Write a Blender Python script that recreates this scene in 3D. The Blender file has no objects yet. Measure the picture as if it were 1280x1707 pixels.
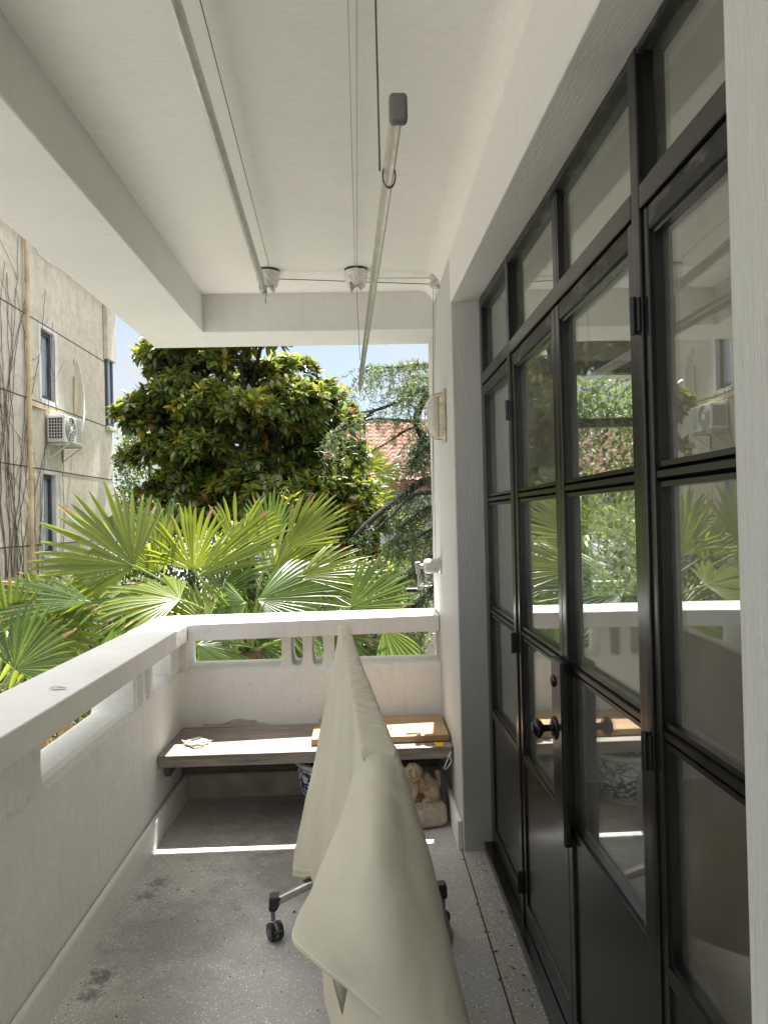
import bpy, bmesh, math, random
import numpy as np
from mathutils import Vector, noise as mnoise
random.seed(7); rng = np.random.default_rng(7)
C = bpy.context.scene.collection
scene = bpy.context.scene

# ---------------------------------------------------------------- camera
F = 1200.0                                   # focal length in photo pixels (1280 x 1707)
def nrm(v): v = np.array(v, float); return v/np.linalg.norm(v)
EYE = np.array([0, 0, 1.5])
_Y = nrm([(603-640)/F, (853.5-865)/F, 1]); _r = .0235
_Z = nrm([-math.sin(_r), math.cos(_r), 0]); _Z = nrm(_Z-_Y*_Z.dot(_Y)); _X = np.cross(_Z, _Y)
if _X[0] < 0: _X = -_X
MW = np.array([_X, _Y, _Z])                  # camera (right, up, fwd) -> world
from mathutils import Matrix
cam_d = bpy.data.cameras.new('camera'); cam = bpy.data.objects.new('camera', cam_d); C.objects.link(cam)
R_, U_, Fw_ = MW @ np.array([1,0,0]), MW @ np.array([0,1,0]), MW @ np.array([0,0,1])
cam.matrix_world = Matrix(((R_[0],U_[0],-Fw_[0],0),(R_[1],U_[1],-Fw_[1],0),(R_[2],U_[2],-Fw_[2],1.5),(0,0,0,1)))
cam_d.sensor_fit = 'VERTICAL'; cam_d.sensor_height = 36; cam_d.lens = 36*F/1707
cam_d.clip_start = .02; cam_d.clip_end = 2000
scene.camera = cam
def ray(x, y): return MW @ np.array([(x-640)/F, (853.5-y)/F, 1])
def atY(x, y, Y): d = ray(x, y); return EYE+d*Y/d[1]
def atX(x, y, X): d = ray(x, y); return EYE+d*X/d[0]
def atZ(x, y, Z): d = ray(x, y); return EYE+d*(Z-1.5)/d[2]

# ---------------------------------------------------------------- light
SUN = nrm([.05, .37, 1.0])
elev = math.asin(SUN[2]); az = math.atan2(SUN[0], SUN[1])
world = bpy.data.worlds.new('World'); scene.world = world; world.use_nodes = True
wn, wl = world.node_tree.nodes, world.node_tree.links
wn.clear()
wo = wn.new('ShaderNodeOutputWorld'); bg = wn.new('ShaderNodeBackground'); sky = wn.new('ShaderNodeTexSky')
sky.sky_type = 'NISHITA'; sky.sun_disc = False; sky.sun_elevation = elev; sky.sun_rotation = az
sky.air_density = 1.0; sky.dust_density = .7; sky.ozone_density = 1.0
tc = wn.new('ShaderNodeTexCoord'); mp = wn.new('ShaderNodeMapping'); mp.inputs['Scale'].default_value = (1, 1, 2.2)
mp.inputs['Location'].default_value = (.35, .1, .2)
nz = wn.new('ShaderNodeTexNoise'); nz.inputs['Scale'].default_value = 2.6; nz.inputs['Detail'].default_value = 7; nz.inputs['Roughness'].default_value = .58
cr = wn.new('ShaderNodeValToRGB'); cr.color_ramp.elements[0].position = .40; cr.color_ramp.elements[1].position = .60
cr.color_ramp.elements[0].color = (.42,.42,.42,1)
mx = wn.new('ShaderNodeMixRGB'); mx.inputs['Color2'].default_value = (4.3, 4.4, 4.5, 1)
wl.new(tc.outputs['Generated'], mp.inputs['Vector']); wl.new(mp.outputs['Vector'], nz.inputs['Vector'])
wl.new(nz.outputs['Fac'], cr.inputs['Fac']); wl.new(cr.outputs['Color'], mx.inputs['Fac'])
wl.new(sky.outputs['Color'], mx.inputs['Color1'])
# unseen bright cloud added overhead to light the floor, thin wisps near the horizon
sp_ = wn.new('ShaderNodeSeparateXYZ'); wl.new(tc.outputs['Generated'], sp_.inputs[0])
zr2 = wn.new('ShaderNodeMapRange'); zr2.interpolation_type = 'SMOOTHSTEP'; zr2.inputs['From Min'].default_value = .34; zr2.inputs['From Max'].default_value = .75; zr2.inputs['To Max'].default_value = .85
wl.new(sp_.outputs[2], zr2.inputs['Value'])
mx2 = wn.new('ShaderNodeMixRGB'); mx2.inputs['Color2'].default_value = (15.5, 15.2, 14.6, 1); wl.new(zr2.outputs[0], mx2.inputs['Fac']); wl.new(mx.outputs['Color'], mx2.inputs['Color1']); wl.new(mx2.outputs['Color'], bg.inputs['Color'])
bg.inputs['Strength'].default_value = .05
wl.new(bg.outputs['Background'], wo.inputs['Surface'])
sd = bpy.data.lights.new('sun', 'SUN'); sd.energy = 5.0; sd.angle = math.radians(.5); sd.color = (1, .975, .935)
so = bpy.data.objects.new('sun', sd); C.objects.link(so)
so.rotation_euler = Vector(SUN).to_track_quat('Z', 'Y').to_euler(); so.location = (0, 3, 12)
vs = scene.view_settings; vs.view_transform = 'Standard'; vs.look = 'None'; vs.gamma = 1; vs.use_curve_mapping = False
vs.exposure = 1.95
cy = scene.cycles; cy.use_denoising = True; cy.max_bounces = 12; cy.diffuse_bounces = 7; cy.glossy_bounces = 5
cy.transmission_bounces = 6; cy.transparent_max_bounces = 16; cy.sample_clamp_indirect = 6
cy.caustics_reflective = False; cy.caustics_refractive = False

# ---------------------------------------------------------------- materials
class NT:
    def __init__(s, name):
        s.m = bpy.data.materials.new(name); s.m.use_nodes = True; s.n = s.m.node_tree.nodes; s.l = s.m.node_tree.links
        s.b = s.n['Principled BSDF']; s.o = s.n['Material Output']; s.tc = s.n.new('ShaderNodeTexCoord')
    def link(s, a, b): s.l.new(a, b)
    def map(s, scale=(1,1,1), src='Object', loc=(0,0,0), rot=(0,0,0)):
        m = s.n.new('ShaderNodeMapping'); m.inputs['Scale'].default_value = scale; m.inputs['Location'].default_value = loc
        m.inputs['Rotation'].default_value = rot
        s.link(s.tc.outputs[src], m.inputs['Vector']); return m.outputs['Vector']
    def noise(s, vec, scale, detail=4, rough=.55, dist=0):
        t = s.n.new('ShaderNodeTexNoise'); t.inputs['Scale'].default_value = scale; t.inputs['Detail'].default_value = detail
        t.inputs['Roughness'].default_value = rough; t.inputs['Distortion'].default_value = dist
        s.link(vec, t.inputs['Vector']); return t.outputs['Fac']
    def voro(s, vec, scale, feature='F1', out='Distance'):
        t = s.n.new('ShaderNodeTexVoronoi'); t.feature = feature; t.inputs['Scale'].default_value = scale
        s.link(vec, t.inputs['Vector']); return t.outputs[out]
    def ramp(s, fac, stops):
        r = s.n.new('ShaderNodeValToRGB'); e = r.color_ramp.elements
        while len(e) < len(stops): e.new(.5)
        for i, (p, c) in enumerate(stops):
            e[i].position = p; c = (c, c, c) if isinstance(c, (int, float)) else c; e[i].color = (*c, 1)
        s.link(fac, r.inputs['Fac']); return r.outputs['Color']
    def mix(s, fac, a, b, mode='MIX'):
        m = s.n.new('ShaderNodeMixRGB'); m.blend_type = mode
        for i, v in ((0, fac), (1, a), (2, b)):
            if hasattr(v, 'is_output') or hasattr(v, 'links'): s.link(v, m.inputs[i])
            else: m.inputs[i].default_value = v if i == 0 else (*v, 1)
        return m.outputs[0]
    def math(s, op, a, b=0):
        m = s.n.new('ShaderNodeMath'); m.operation = op
        for i, v in ((0, a), (1, b)):
            if hasattr(v, 'links'): s.link(v, m.inputs[i])
            else: m.inputs[i].default_value = v
        return m.outputs[0]
    def base(s, c):
        if hasattr(c, 'links'): s.link(c, s.b.inputs['Base Color'])
        else: s.b.inputs['Base Color'].default_value = (*c, 1)
    def rough(s, v):
        if hasattr(v, 'links'): s.link(v, s.b.inputs['Roughness'])
        else: s.b.inputs['Roughness'].default_value = v
    def bump(s, h, strength=.3, dist=.005):
        b = s.n.new('ShaderNodeBump'); b.inputs['Strength'].default_value = strength; b.inputs['Distance'].default_value = dist
        s.link(h, b.inputs['Height'])
        if s.b.inputs['Normal'].links: s.link(s.b.inputs['Normal'].links[0].from_socket, b.inputs['Normal'])
        s.link(b.outputs['Normal'], s.b.inputs['Normal'])

def paint(name, col, streak, bs=.5, dirt=.5, dist=.004, roughn=.62, sc=18):
    t = NT(name); v1 = t.map(streak); v0 = t.map()
    n1 = t.noise(v1, sc, 5, .6); n2 = t.noise(v0, 1.7, 7, .62); n3 = t.noise(v0, 70, 4, .65); n4 = t.noise(v0, 6, 5, .6)
    c = t.mix(t.ramp(n2, [(.32, 0.0), (.72, 1.0)]), tuple(x*(1-.13*dirt) for x in col), col)
    d = t.ramp(t.noise(t.map((1,1,1), loc=(3,1,5)), 9, 8, .7), [(.58, 0.0), (.76, .42*dirt)])
    c = t.mix(d, c, (col[0]*.70, col[1]*.66, col[2]*.57))
    dr = t.math('MULTIPLY', t.ramp(t.noise(t.map((5, 5, .35)), 5, 5, .65), [(.56, 0.0), (.74, .42*dirt)]), t.ramp(n2, [(.40, 0.0), (.60, 1.0)]))
    c = t.mix(dr, c, (col[0]*.60, col[1]*.57, col[2]*.50))
    wv = t.n.new('ShaderNodeVectorMath'); wv.operation = 'ADD'; t.link(v0, wv.inputs[0]); nn = t.n.new('ShaderNodeTexNoise'); nn.inputs['Scale'].default_value = 4; nn.inputs['Detail'].default_value = 5
    t.link(v0, nn.inputs['Vector']); s_ = t.n.new('ShaderNodeVectorMath'); s_.operation = 'SCALE'; s_.inputs['Scale'].default_value = .35; t.link(nn.outputs['Color'], s_.inputs[0]); t.link(s_.outputs[0], wv.inputs[1])
    e = t.ramp(t.voro(wv.outputs[0], 1.9, 'DISTANCE_TO_EDGE'), [(.0015, 1.0), (.006, 0.0)]); e = t.math('MULTIPLY', e, t.ramp(n4, [(.54, 0.0), (.66, .28*dirt)]))
    c = t.mix(e, c, (.22, .20, .17)); c = t.mix(t.ramp(n1, [(.36, .16*bs), (.62, 0.0)]), c, (.25, .24, .22)); t.base(c); t.rough(roughn)
    t.b.inputs['Specular IOR Level'].default_value = .35
    t.bump(n4, bs*.35, .012); t.bump(n1, bs, dist); t.bump(n3, bs*.6, dist*.5); return t.m
def plain(name, col, rough=.5, metal=0, nscale=0, amt=.2, bs=0, spec=.5):
    t = NT(name)
    if nscale:
        n = t.noise(t.map(), nscale, 5, .6); t.base(t.mix(t.ramp(n, [(.35, 0.0), (.7, 1.0)]), tuple(x*(1-amt) for x in col), tuple(min(1, x*(1+amt*.5)) for x in col)))
        if bs: t.bump(n, bs, .003)
    else: t.base(col)
    t.rough(rough); t.b.inputs['Metallic'].default_value = metal; t.b.inputs['Specular IOR Level'].default_value = spec; return t.m

M = {}
M['ceil'] = paint('ceiling_paint', (.84, .832, .785), (1.0, 5.0, 1), .30, .45)
M['beam'] = paint('beam_paint', (.73, .727, .695), (.7, 5, 5), .40, .6)
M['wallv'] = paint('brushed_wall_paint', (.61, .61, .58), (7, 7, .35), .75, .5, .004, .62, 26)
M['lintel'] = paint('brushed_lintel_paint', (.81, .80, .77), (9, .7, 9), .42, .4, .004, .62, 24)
M['parapet'] = paint('parapet_paint', (.88, .89, .875), (3, 3, 3), .6, 1.0, .006)
M['rail'] = paint('rail_paint', (.84, .835, .82), (2, 2, 2), .3, 1.1, .004, .5)
M['blk'] = plain('black_gloss_paint', (.013, .012, .011), .24, 0, 14, .5, .12, .6)
M['blk_rough'] = NT('flaking_black_paint').m
def _f():
    t = NT('flaking_black_paint_rough'); n = t.noise(t.map((1, .35, 1)), 22, 8, .7); n2 = t.noise(t.map(), 60, 6, .7)
    t.base(t.mix(t.ramp(n, [(.52, 0.0), (.68, 1.0)]), (.010, .010, .009), (.15, .145, .135))); t.rough(.42); t.bump(n, .8, .012); t.bump(n2, .4, .004); return t.m
M['blk_rough'] = _f()
def _f():
    t = NT('window_glass')
    t.n.remove(t.b); ge = t.n.new('ShaderNodeNewGeometry'); dt = t.n.new('ShaderNodeVectorMath'); dt.operation = 'DOT_PRODUCT'; t.link(ge.outputs['Normal'], dt.inputs[0]); t.link(ge.outputs['Incoming'], dt.inputs[1])
    fr_o = t.math('ADD', t.math('MULTIPLY', t.math('POWER', t.math('SUBTRACT', 1.0, t.math('ABSOLUTE', dt.outputs['Value'])), 4.3), .89), .11)
    g = t.n.new('ShaderNodeBsdfGlossy'); g.inputs['Roughness'].default_value = .004; g.inputs['Color'].default_value = (.97, 1, .98, 1)
    b = t.n.new('ShaderNodeBump'); b.inputs['Strength'].default_value = .03; b.inputs['Distance'].default_value = .01
    t.link(t.noise(t.map(), 3.5, 2, .5), b.inputs['Height']); t.link(b.outputs['Normal'], g.inputs['Normal'])
    tr = t.n.new('ShaderNodeBsdfTransparent'); tr.inputs['Color'].default_value = (.93, .96, .94, 1)
    m = t.n.new('ShaderNodeMixShader'); t.link(fr_o, m.inputs[0]); t.link(tr.outputs[0], m.inputs[1]); t.link(g.outputs[0], m.inputs[2])
    df = t.n.new('ShaderNodeBsdfDiffuse'); df.inputs['Color'].default_value = (.62, .62, .56, 1); m2 = t.n.new('ShaderNodeMixShader')
    t.link(t.ramp(t.noise(t.map((1, 1, .6)), 5, 8, .7), [(.35, .02), (.70, .09)]), m2.inputs[0]); t.link(m.outputs[0], m2.inputs[1]); t.link(df.outputs[0], m2.inputs[2])
    t.link(m2.outputs[0], t.o.inputs['Surface']); return t.m
M['glass'] = _f()
def _f(edge=False):
    t = NT('terrazzo_edge' if edge else 'terrazzo'); v = t.map()
    def chips(sc, lo, hi, seed):
        vv = t.map(loc=(seed, seed*.7, 0)); d = t.voro(vv, sc); return t.ramp(d, [(lo, 1.0), (hi, 0.0)]), t.voro(vv, sc, out='Color')
    w1, c1 = chips(85, .20, .30, 0); w2, c2 = chips(190, .18, .32, 4); dk, c3 = chips(42, .10, .16, 9)
    n = t.noise(v, 1.6, 8, .62); nf = t.noise(v, 160, 3, .6)
    basec = t.mix(t.ramp(n, [(.35, 0.0), (.68, 1.0)]), (.56, .555, .535) if not edge else (.54, .53, .49), (.77, .76, .735) if not edge else (.58, .57, .53))
    basec = t.mix(t.ramp(nf, [(.3, .5), (.7, 0.0)]), basec, (.12, .12, .11))
    s1 = t.n.new('ShaderNodeSeparateColor'); t.link(c1, s1.inputs[0]); s2 = t.n.new('ShaderNodeSeparateColor'); t.link(c2, s2.inputs[0]); s3 = t.n.new('ShaderNodeSeparateColor'); t.link(c3, s3.inputs[0])
    k1 = t.math('MULTIPLY', w1, t.ramp(s1.outputs[0], [(.45, 0.0), (.5, 1.0)])); k2 = t.math('MULTIPLY', w2, t.ramp(s2.outputs[0], [(.5, 0.0), (.55, .8)]))
    k3 = t.math('MULTIPLY', dk, t.ramp(s3.outputs[0], [(.70, 0.0), (.73, 1.0)]))
    c = t.mix(k2, basec, (.84, .84, .82)); c = t.mix(k1, c, (.95, .95, .92)); c = t.mix(k3, c, (.05, .05, .045))
    if not edge:
        # damp, mossy blotches near the parapet, dark spills, dirt plus painted shade under bench
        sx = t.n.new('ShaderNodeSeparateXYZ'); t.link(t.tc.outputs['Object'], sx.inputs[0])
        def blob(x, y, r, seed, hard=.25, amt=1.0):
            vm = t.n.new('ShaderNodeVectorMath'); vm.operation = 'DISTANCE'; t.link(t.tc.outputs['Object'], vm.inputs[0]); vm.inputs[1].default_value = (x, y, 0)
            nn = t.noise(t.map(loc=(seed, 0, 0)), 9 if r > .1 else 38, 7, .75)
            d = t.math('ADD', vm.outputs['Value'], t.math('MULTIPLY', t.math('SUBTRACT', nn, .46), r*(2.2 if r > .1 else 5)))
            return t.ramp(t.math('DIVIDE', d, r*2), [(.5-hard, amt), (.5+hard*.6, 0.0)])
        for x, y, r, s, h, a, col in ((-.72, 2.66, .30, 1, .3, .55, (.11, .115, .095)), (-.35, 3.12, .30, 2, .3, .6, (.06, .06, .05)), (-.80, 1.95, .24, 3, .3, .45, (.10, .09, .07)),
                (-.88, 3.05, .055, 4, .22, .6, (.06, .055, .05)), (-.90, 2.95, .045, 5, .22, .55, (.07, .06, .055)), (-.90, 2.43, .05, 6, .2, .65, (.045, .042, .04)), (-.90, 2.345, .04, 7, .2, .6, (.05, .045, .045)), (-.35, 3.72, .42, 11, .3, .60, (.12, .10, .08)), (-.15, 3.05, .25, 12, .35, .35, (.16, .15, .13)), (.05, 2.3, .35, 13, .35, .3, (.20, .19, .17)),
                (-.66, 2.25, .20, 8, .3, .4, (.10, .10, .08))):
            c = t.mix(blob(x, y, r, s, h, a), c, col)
    t.base(c); t.rough(t.ramp(n, [(.3, .42), (.7, .62)])); t.bump(t.math('ADD', k1, nf), .25, .0015); return t.m
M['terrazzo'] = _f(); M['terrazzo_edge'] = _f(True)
def wood(name, a, b, grain=(1.2, 22, 22), rough=.6):
    t = NT(name); v = t.map(grain); n = t.noise(v, 3.2, 7, .65, .4); n2 = t.noise(t.map((1, 3, 3)), 2.5, 4); n3 = t.noise(t.map((2, 60, 60)), 4, 5, .7)
    c = t.mix(t.ramp(n, [(.35, 0.0), (.65, 1.0)]), a, b); c = t.mix(t.ramp(n2, [(.4, .35), (.7, 0.0)]), c, tuple(x*.6 for x in a))
    c = t.mix(t.ramp(n3, [(.32, .7), (.45, 0.0)]), c, tuple(x*.45 for x in a))
    t.base(c); t.rough(rough); t.bump(n, .35, .003); t.bump(n3, .3, .002); return t.m
M['oldwood'] = wood('weathered_wood', (.20, .16, .13), (.43, .375, .325))
M['newwood'] = wood('orange_wood', (.38, .235, .125), (.52, .35, .21), (1.0, 12, 12), .45)
def _f():
    t = NT('cream_cloth'); v = t.map(); n = t.noise(v, 3, 5, .6); w = t.noise(t.map((1, 1, 1)), 420, 2, .5)
    sp = t.noise(t.map(loc=(7, 2, 1)), 26, 3, .5)
    c = t.mix(t.ramp(n, [(.35, 0.0), (.7, 1.0)]), (.66, .625, .49), (.73, .70, .56))
    c = t.mix(t.ramp(sp, [(.74, 0.0), (.80, .5)]), c, (.34, .30, .22))
    t.base(c); t.rough(.75); t.b.inputs['Sheen Weight'].default_value = .12; t.bump(w, .12, .001); t.bump(t.noise(v, 9, 5, .6), .5, .012)
    tl = t.n.new('ShaderNodeBsdfTranslucent'); tl.inputs['Color'].default_value = (.60, .56, .42, 1)
    m = t.n.new('ShaderNodeMixShader'); m.inputs[0].default_value = .16
    t.link(t.b.outputs[0], m.inputs[1]); t.link(tl.outputs[0], m.inputs[2]); t.link(m.outputs[0], t.o.inputs['Surface']); return t.m
M['cloth'] = _f()
M['alu'] = plain('aluminium', (.62, .60, .56), .32, .85, 30, .15)
M['aluw'] = plain('pale_enamelled_aluminium', (.60, .59, .56), .35, .35, 20, .15)
M['steel'] = plain('brushed_steel', (.45, .44, .42), .3, .9, 40, .2)
M['darkplastic'] = plain('dark_plastic', (.02, .02, .022), .4, 0, 30, .2)
M['greyplastic'] = plain('grey_plastic', (.22, .22, .25), .45, 0, 30, .2)
M['cap'] = plain('grey_end_cap', (.13, .125, .11), .5)
def _f():
    t = NT('crumpled_plastic_wrap'); n = t.noise(t.map(), 60, 6, .7); t.base(t.mix(n, (.78, .76, .70), (.93, .92, .88))); t.rough(.25); t.bump(n, .8, .01)
    t.b.inputs['Transmission Weight'].default_value = .25; return t.m
M['wrap'] = _f()
M['wire'] = plain('dark_wire', (.10, .095, .09), .4, .5)
M['wirel'] = plain('pale_wire', (.42, .41, .38), .4, .4)
M['string'] = plain('white_string', (.75, .73, .68), .8)
M['shade'] = plain('dark_recess', (.02, .02, .02), .9)
M['ivory'] = plain('aged_ivory_enamel', (.66, .60, .47), .4, 0, 25, .25)
def _f():
    t = NT('ribbed_lamp_glass'); n = t.n.new('ShaderNodeTexWave'); n.inputs['Scale'].default_value = 60; n.bands_direction = 'Y'
    t.link(t.map(), n.inputs['Vector']); t.base((.86, .84, .76)); t.rough(.12); t.b.inputs['Transmission Weight'].default_value = .25; t.bump(n.outputs['Fac'], .5, .003); return t.m
M['lampglass'] = _f()
def _f():
    t = NT('blue_and_white_porcelain'); v = t.map(src='Object')
    a = t.n.new('ShaderNodeVectorMath'); a.operation = 'ADD'; t.link(v, a.inputs[0])
    nz_ = t.n.new('ShaderNodeTexNoise'); nz_.inputs['Scale'].default_value = 22; nz_.inputs['Detail'].default_value = 2; t.link(v, nz_.inputs['Vector'])
    sc = t.n.new('ShaderNodeVectorMath'); sc.operation = 'SCALE'; sc.inputs['Scale'].default_value = .05; t.link(nz_.outputs['Color'], sc.inputs[0]); t.link(sc.outputs[0], a.inputs[1])
    e = t.voro(a.outputs[0], 26, 'DISTANCE_TO_EDGE'); e2 = t.noise(a.outputs[0], 34, 2, .5)
    k = t.ramp(e, [(.06, 1.0), (.11, 0.0)]); k2 = t.ramp(e2, [(.56, 0.0), (.60, 1.0)]); k = t.math('MAXIMUM', k, k2)
    s = t.n.new('ShaderNodeSeparateXYZ'); t.link(t.tc.outputs['Object'], s.inputs[0])
    band = t.ramp(s.outputs[2], [(.030, 0.0), (.034, 1.0)]); band2 = t.ramp(s.outputs[2], [(.228, 1.0), (.232, 0.0)])
    k = t.math('MULTIPLY', t.math('MULTIPLY', k, band), band2)
    l1 = t.ramp(t.math('ABSOLUTE', t.math('SUBTRACT', s.outputs[2], .236)), [(.0015, 1.0), (.0025, 0.0)])
    l2 = t.ramp(t.math('ABSOLUTE', t.math('SUBTRACT', s.outputs[2], .024)), [(.0015, 1.0), (.0025, 0.0)])
    k = t.math('MAXIMUM', k, t.math('MAXIMUM', l1, l2))
    t.base(t.mix(k, (.74, .76, .76), t.mix(t.noise(v, 30, 2), (.012, .016, .09), (.06, .08, .26)))); t.rough(.12); return t.m
M['porcelain'] = _f()
def _f():
    t = NT('weathered_ochre_stone'); v = t.map(); n = t.noise(v, 14, 6, .65); n2 = t.noise(v, 90, 5, .7)
    s = t.n.new('ShaderNodeSeparateXYZ'); t.link(t.tc.outputs['Object'], s.inputs[0])
    c = t.mix(t.ramp(n, [(.35, 0.0), (.65, 1.0)]), (.40, .28, .17), (.58, .46, .33))
    c2 = t.mix(t.ramp(n, [(.35, 0.0), (.65, 1.0)]), (.42, .36, .28), (.58, .53, .44))
    c = t.mix(t.ramp(s.outputs[2], [(.10, 1.0), (.14, 0.0)]), c, c2); c = t.mix(t.ramp(n2, [(.35, .6), (.5, 0.0)]), c, (.16, .11, .07))
    t.base(c); t.rough(.85); t.bump(n, .5, .008); t.bump(n2, .7, .004); return t.m
M['stone'] = _f()
def _f():
    t = NT('beige_stucco'); v = t.map(); n = t.noise(t.map((1, 1, .35)), .9, 9, .68); n2 = t.noise(v, 5, 8, .7); n3 = t.noise(t.map((3, 3, .25)), 2.4, 6, .7)
    c = t.mix(t.ramp(n, [(.35, 0.0), (.68, 1.0)]), (.50, .47, .39), (.67, .64, .56))
    c = t.mix(t.ramp(n2, [(.46, 0.0), (.72, .6)]), c, (.33, .28, .20)); c = t.mix(t.ramp(n3, [(.58, 0.0), (.75, .45)]), c, (.30, .27, .22))
    t.base(c); t.rough(.9); t.bump(n2, .5, .02); t.bump(t.noise(v, 40, 5, .7), .4, .006); return t.m
M['stucco'] = _f()
M['trim'] = plain('white_window_trim', (.66, .66, .66), .6, 0, 6, .15)
M['dframe'] = plain('dark_window_frame', (.045, .05, .06), .4)
def _f():
    t = NT('painted_sky_glass'); t.base((.10, .13, .17)); t.rough(.03); t.b.inputs['Specular IOR Level'].default_value = 1.0; t.b.inputs['Metallic'].default_value = .35
    t.b.inputs['Base Color'].default_value = (.44, .53, .64, 1); return t.m  # pale blue base paints in the sky mirrored by the panes
M['farglass'] = _f()
M['pipe'] = plain('rusty_cream_pipe', (.58, .46, .28), .6, 0, 3, .35)
M['vine'] = plain('dry_vine', (.13, .105, .08), .9, 0, 10, .4)
M['joint'] = plain('dark_joint', (.06, .05, .045), .9)
M['acw'] = plain('air_conditioner_enamel', (.66, .66, .62), .45, 0, 5, .1)
M['acd'] = plain('dark_grille', (.035, .04, .05), .6)
M['interior'] = plain('dim_room_wall', (.56, .50, .43), .8, 0, 2, .1)
M['intfloor'] = plain('room_floor_wood', (.22, .15, .10), .35, 0, 3, .3)
def _f():
    t = NT('red_roof_tile'); v = t.map(); n = t.noise(v, 3, 7, .7); n2 = t.voro(t.map((4, 3, 3)), 1.2, out='Color')
    s = t.n.new('ShaderNodeSeparateColor'); t.link(n2, s.inputs[0])
    c = t.mix(t.ramp(n, [(.35, 0.0), (.7, 1.0)]), (.36, .15, .10), (.52, .27, .19)); c = t.mix(t.ramp(s.outputs[0], [(.3, .4), (.8, 0.0)]), c, (.55, .45, .38)); t.base(c); t.rough(.75); return t.m
M['tile'] = _f()
M['fascia'] = plain('red_fascia', (.30, .035, .03), .5)
M['palewall'] = plain('pale_garden_wall', (.38, .36, .31), .8, 0, 2, .2)
M['redwood'] = plain('reddish_wood', (.30, .15, .09), .7, 0, 8, .3)
M['bark'] = plain('dark_bark', (.026, .021, .018), .95, 0, 12, .5, .8)
M['palmbark'] = plain('fibrous_palm_trunk', (.14, .10, .065), .95, 0, 25, .5, .9)
M['ground'] = plain('garden_ground', (.24, .235, .215), .95, 0, .8, .35)
M['soil'] = plain('dry_leaf_soil', (.13, .10, .07), .95, 0, 4, .5)
def leafm(name, col, tcol, tmix=.3, rough=.35, var=.35, spec=.5):
    t = NT(name); oi = t.n.new('ShaderNodeNewGeometry')
    c = t.mix(oi.outputs['Random Per Island'], tuple(x*(1-var) for x in col), tuple(x*(1+var) for x in col))
    t.base(c); t.rough(rough); t.b.inputs['Specular IOR Level'].default_value = spec
    tl = t.n.new('ShaderNodeBsdfTranslucent'); t.link(t.mix(oi.outputs['Random Per Island'], tuple(x*(1-var) for x in tcol), tuple(min(1, x*(1+var)) for x in tcol)), tl.inputs['Color'])
    m = t.n.new('ShaderNodeMixShader'); m.inputs[0].default_value = tmix
    t.link(t.b.outputs[0], m.inputs[1]); t.link(tl.outputs[0], m.inputs[2]); t.link(m.outputs[0], t.o.inputs['Surface']); return t.m
M['palm'] = leafm('palm_leaf', (.115, .155, .022), (.37, .44, .035), .45, .32, .22)
M['palmd'] = leafm('darker_palm_leaf', (.065, .112, .025), (.21, .31, .04), .36, .32, .3)
M['palmdry'] = leafm('dry_palm_leaf', (.30, .21, .10), (.35, .24, .10), .25, .7, .3, .2)
M['petiole'] = plain('green_leaf_stalk', (.20, .27, .06), .5)
M['mag'] = leafm('magnolia_leaf', (.070, .102, .032), (.28, .34, .05), .33, .24, .4, .8)
M['mag2'] = leafm('young_magnolia_leaf', (.10, .15, .02), (.42, .45, .04), .35, .28, .3)
M['mag3'] = leafm('yellow_magnolia_leaf', (.28, .25, .04), (.55, .48, .07), .4, .35, .3)
M['mag4'] = leafm('brown_magnolia_leaf', (.22, .12, .04), (.42, .22, .05), .25, .5, .3)
M['bush'] = leafm('shrub_leaf', (.06, .10, .025), (.20, .28, .05), .3, .45, .4)
M['bushd'] = leafm('dark_shrub_leaf', (.035, .06, .02), (.10, .15, .03), .25, .45, .4)
M['lime'] = leafm('light_green_leaf', (.16, .23, .06), (.35, .45, .12), .35, .5, .3)
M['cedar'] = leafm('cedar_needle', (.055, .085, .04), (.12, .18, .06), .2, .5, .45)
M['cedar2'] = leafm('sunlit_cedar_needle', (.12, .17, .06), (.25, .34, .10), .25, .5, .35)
M['yellowtape'] = plain('yellow_tape', (.75, .45, .03), .5)
M['paperbit'] = plain('crumpled_paper', (.55, .46, .36), .8, 0, 40, .4)
M['redflower'] = plain('brown_seed_cluster', (.16, .09, .05), .8, 0, 30, .4)

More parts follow.
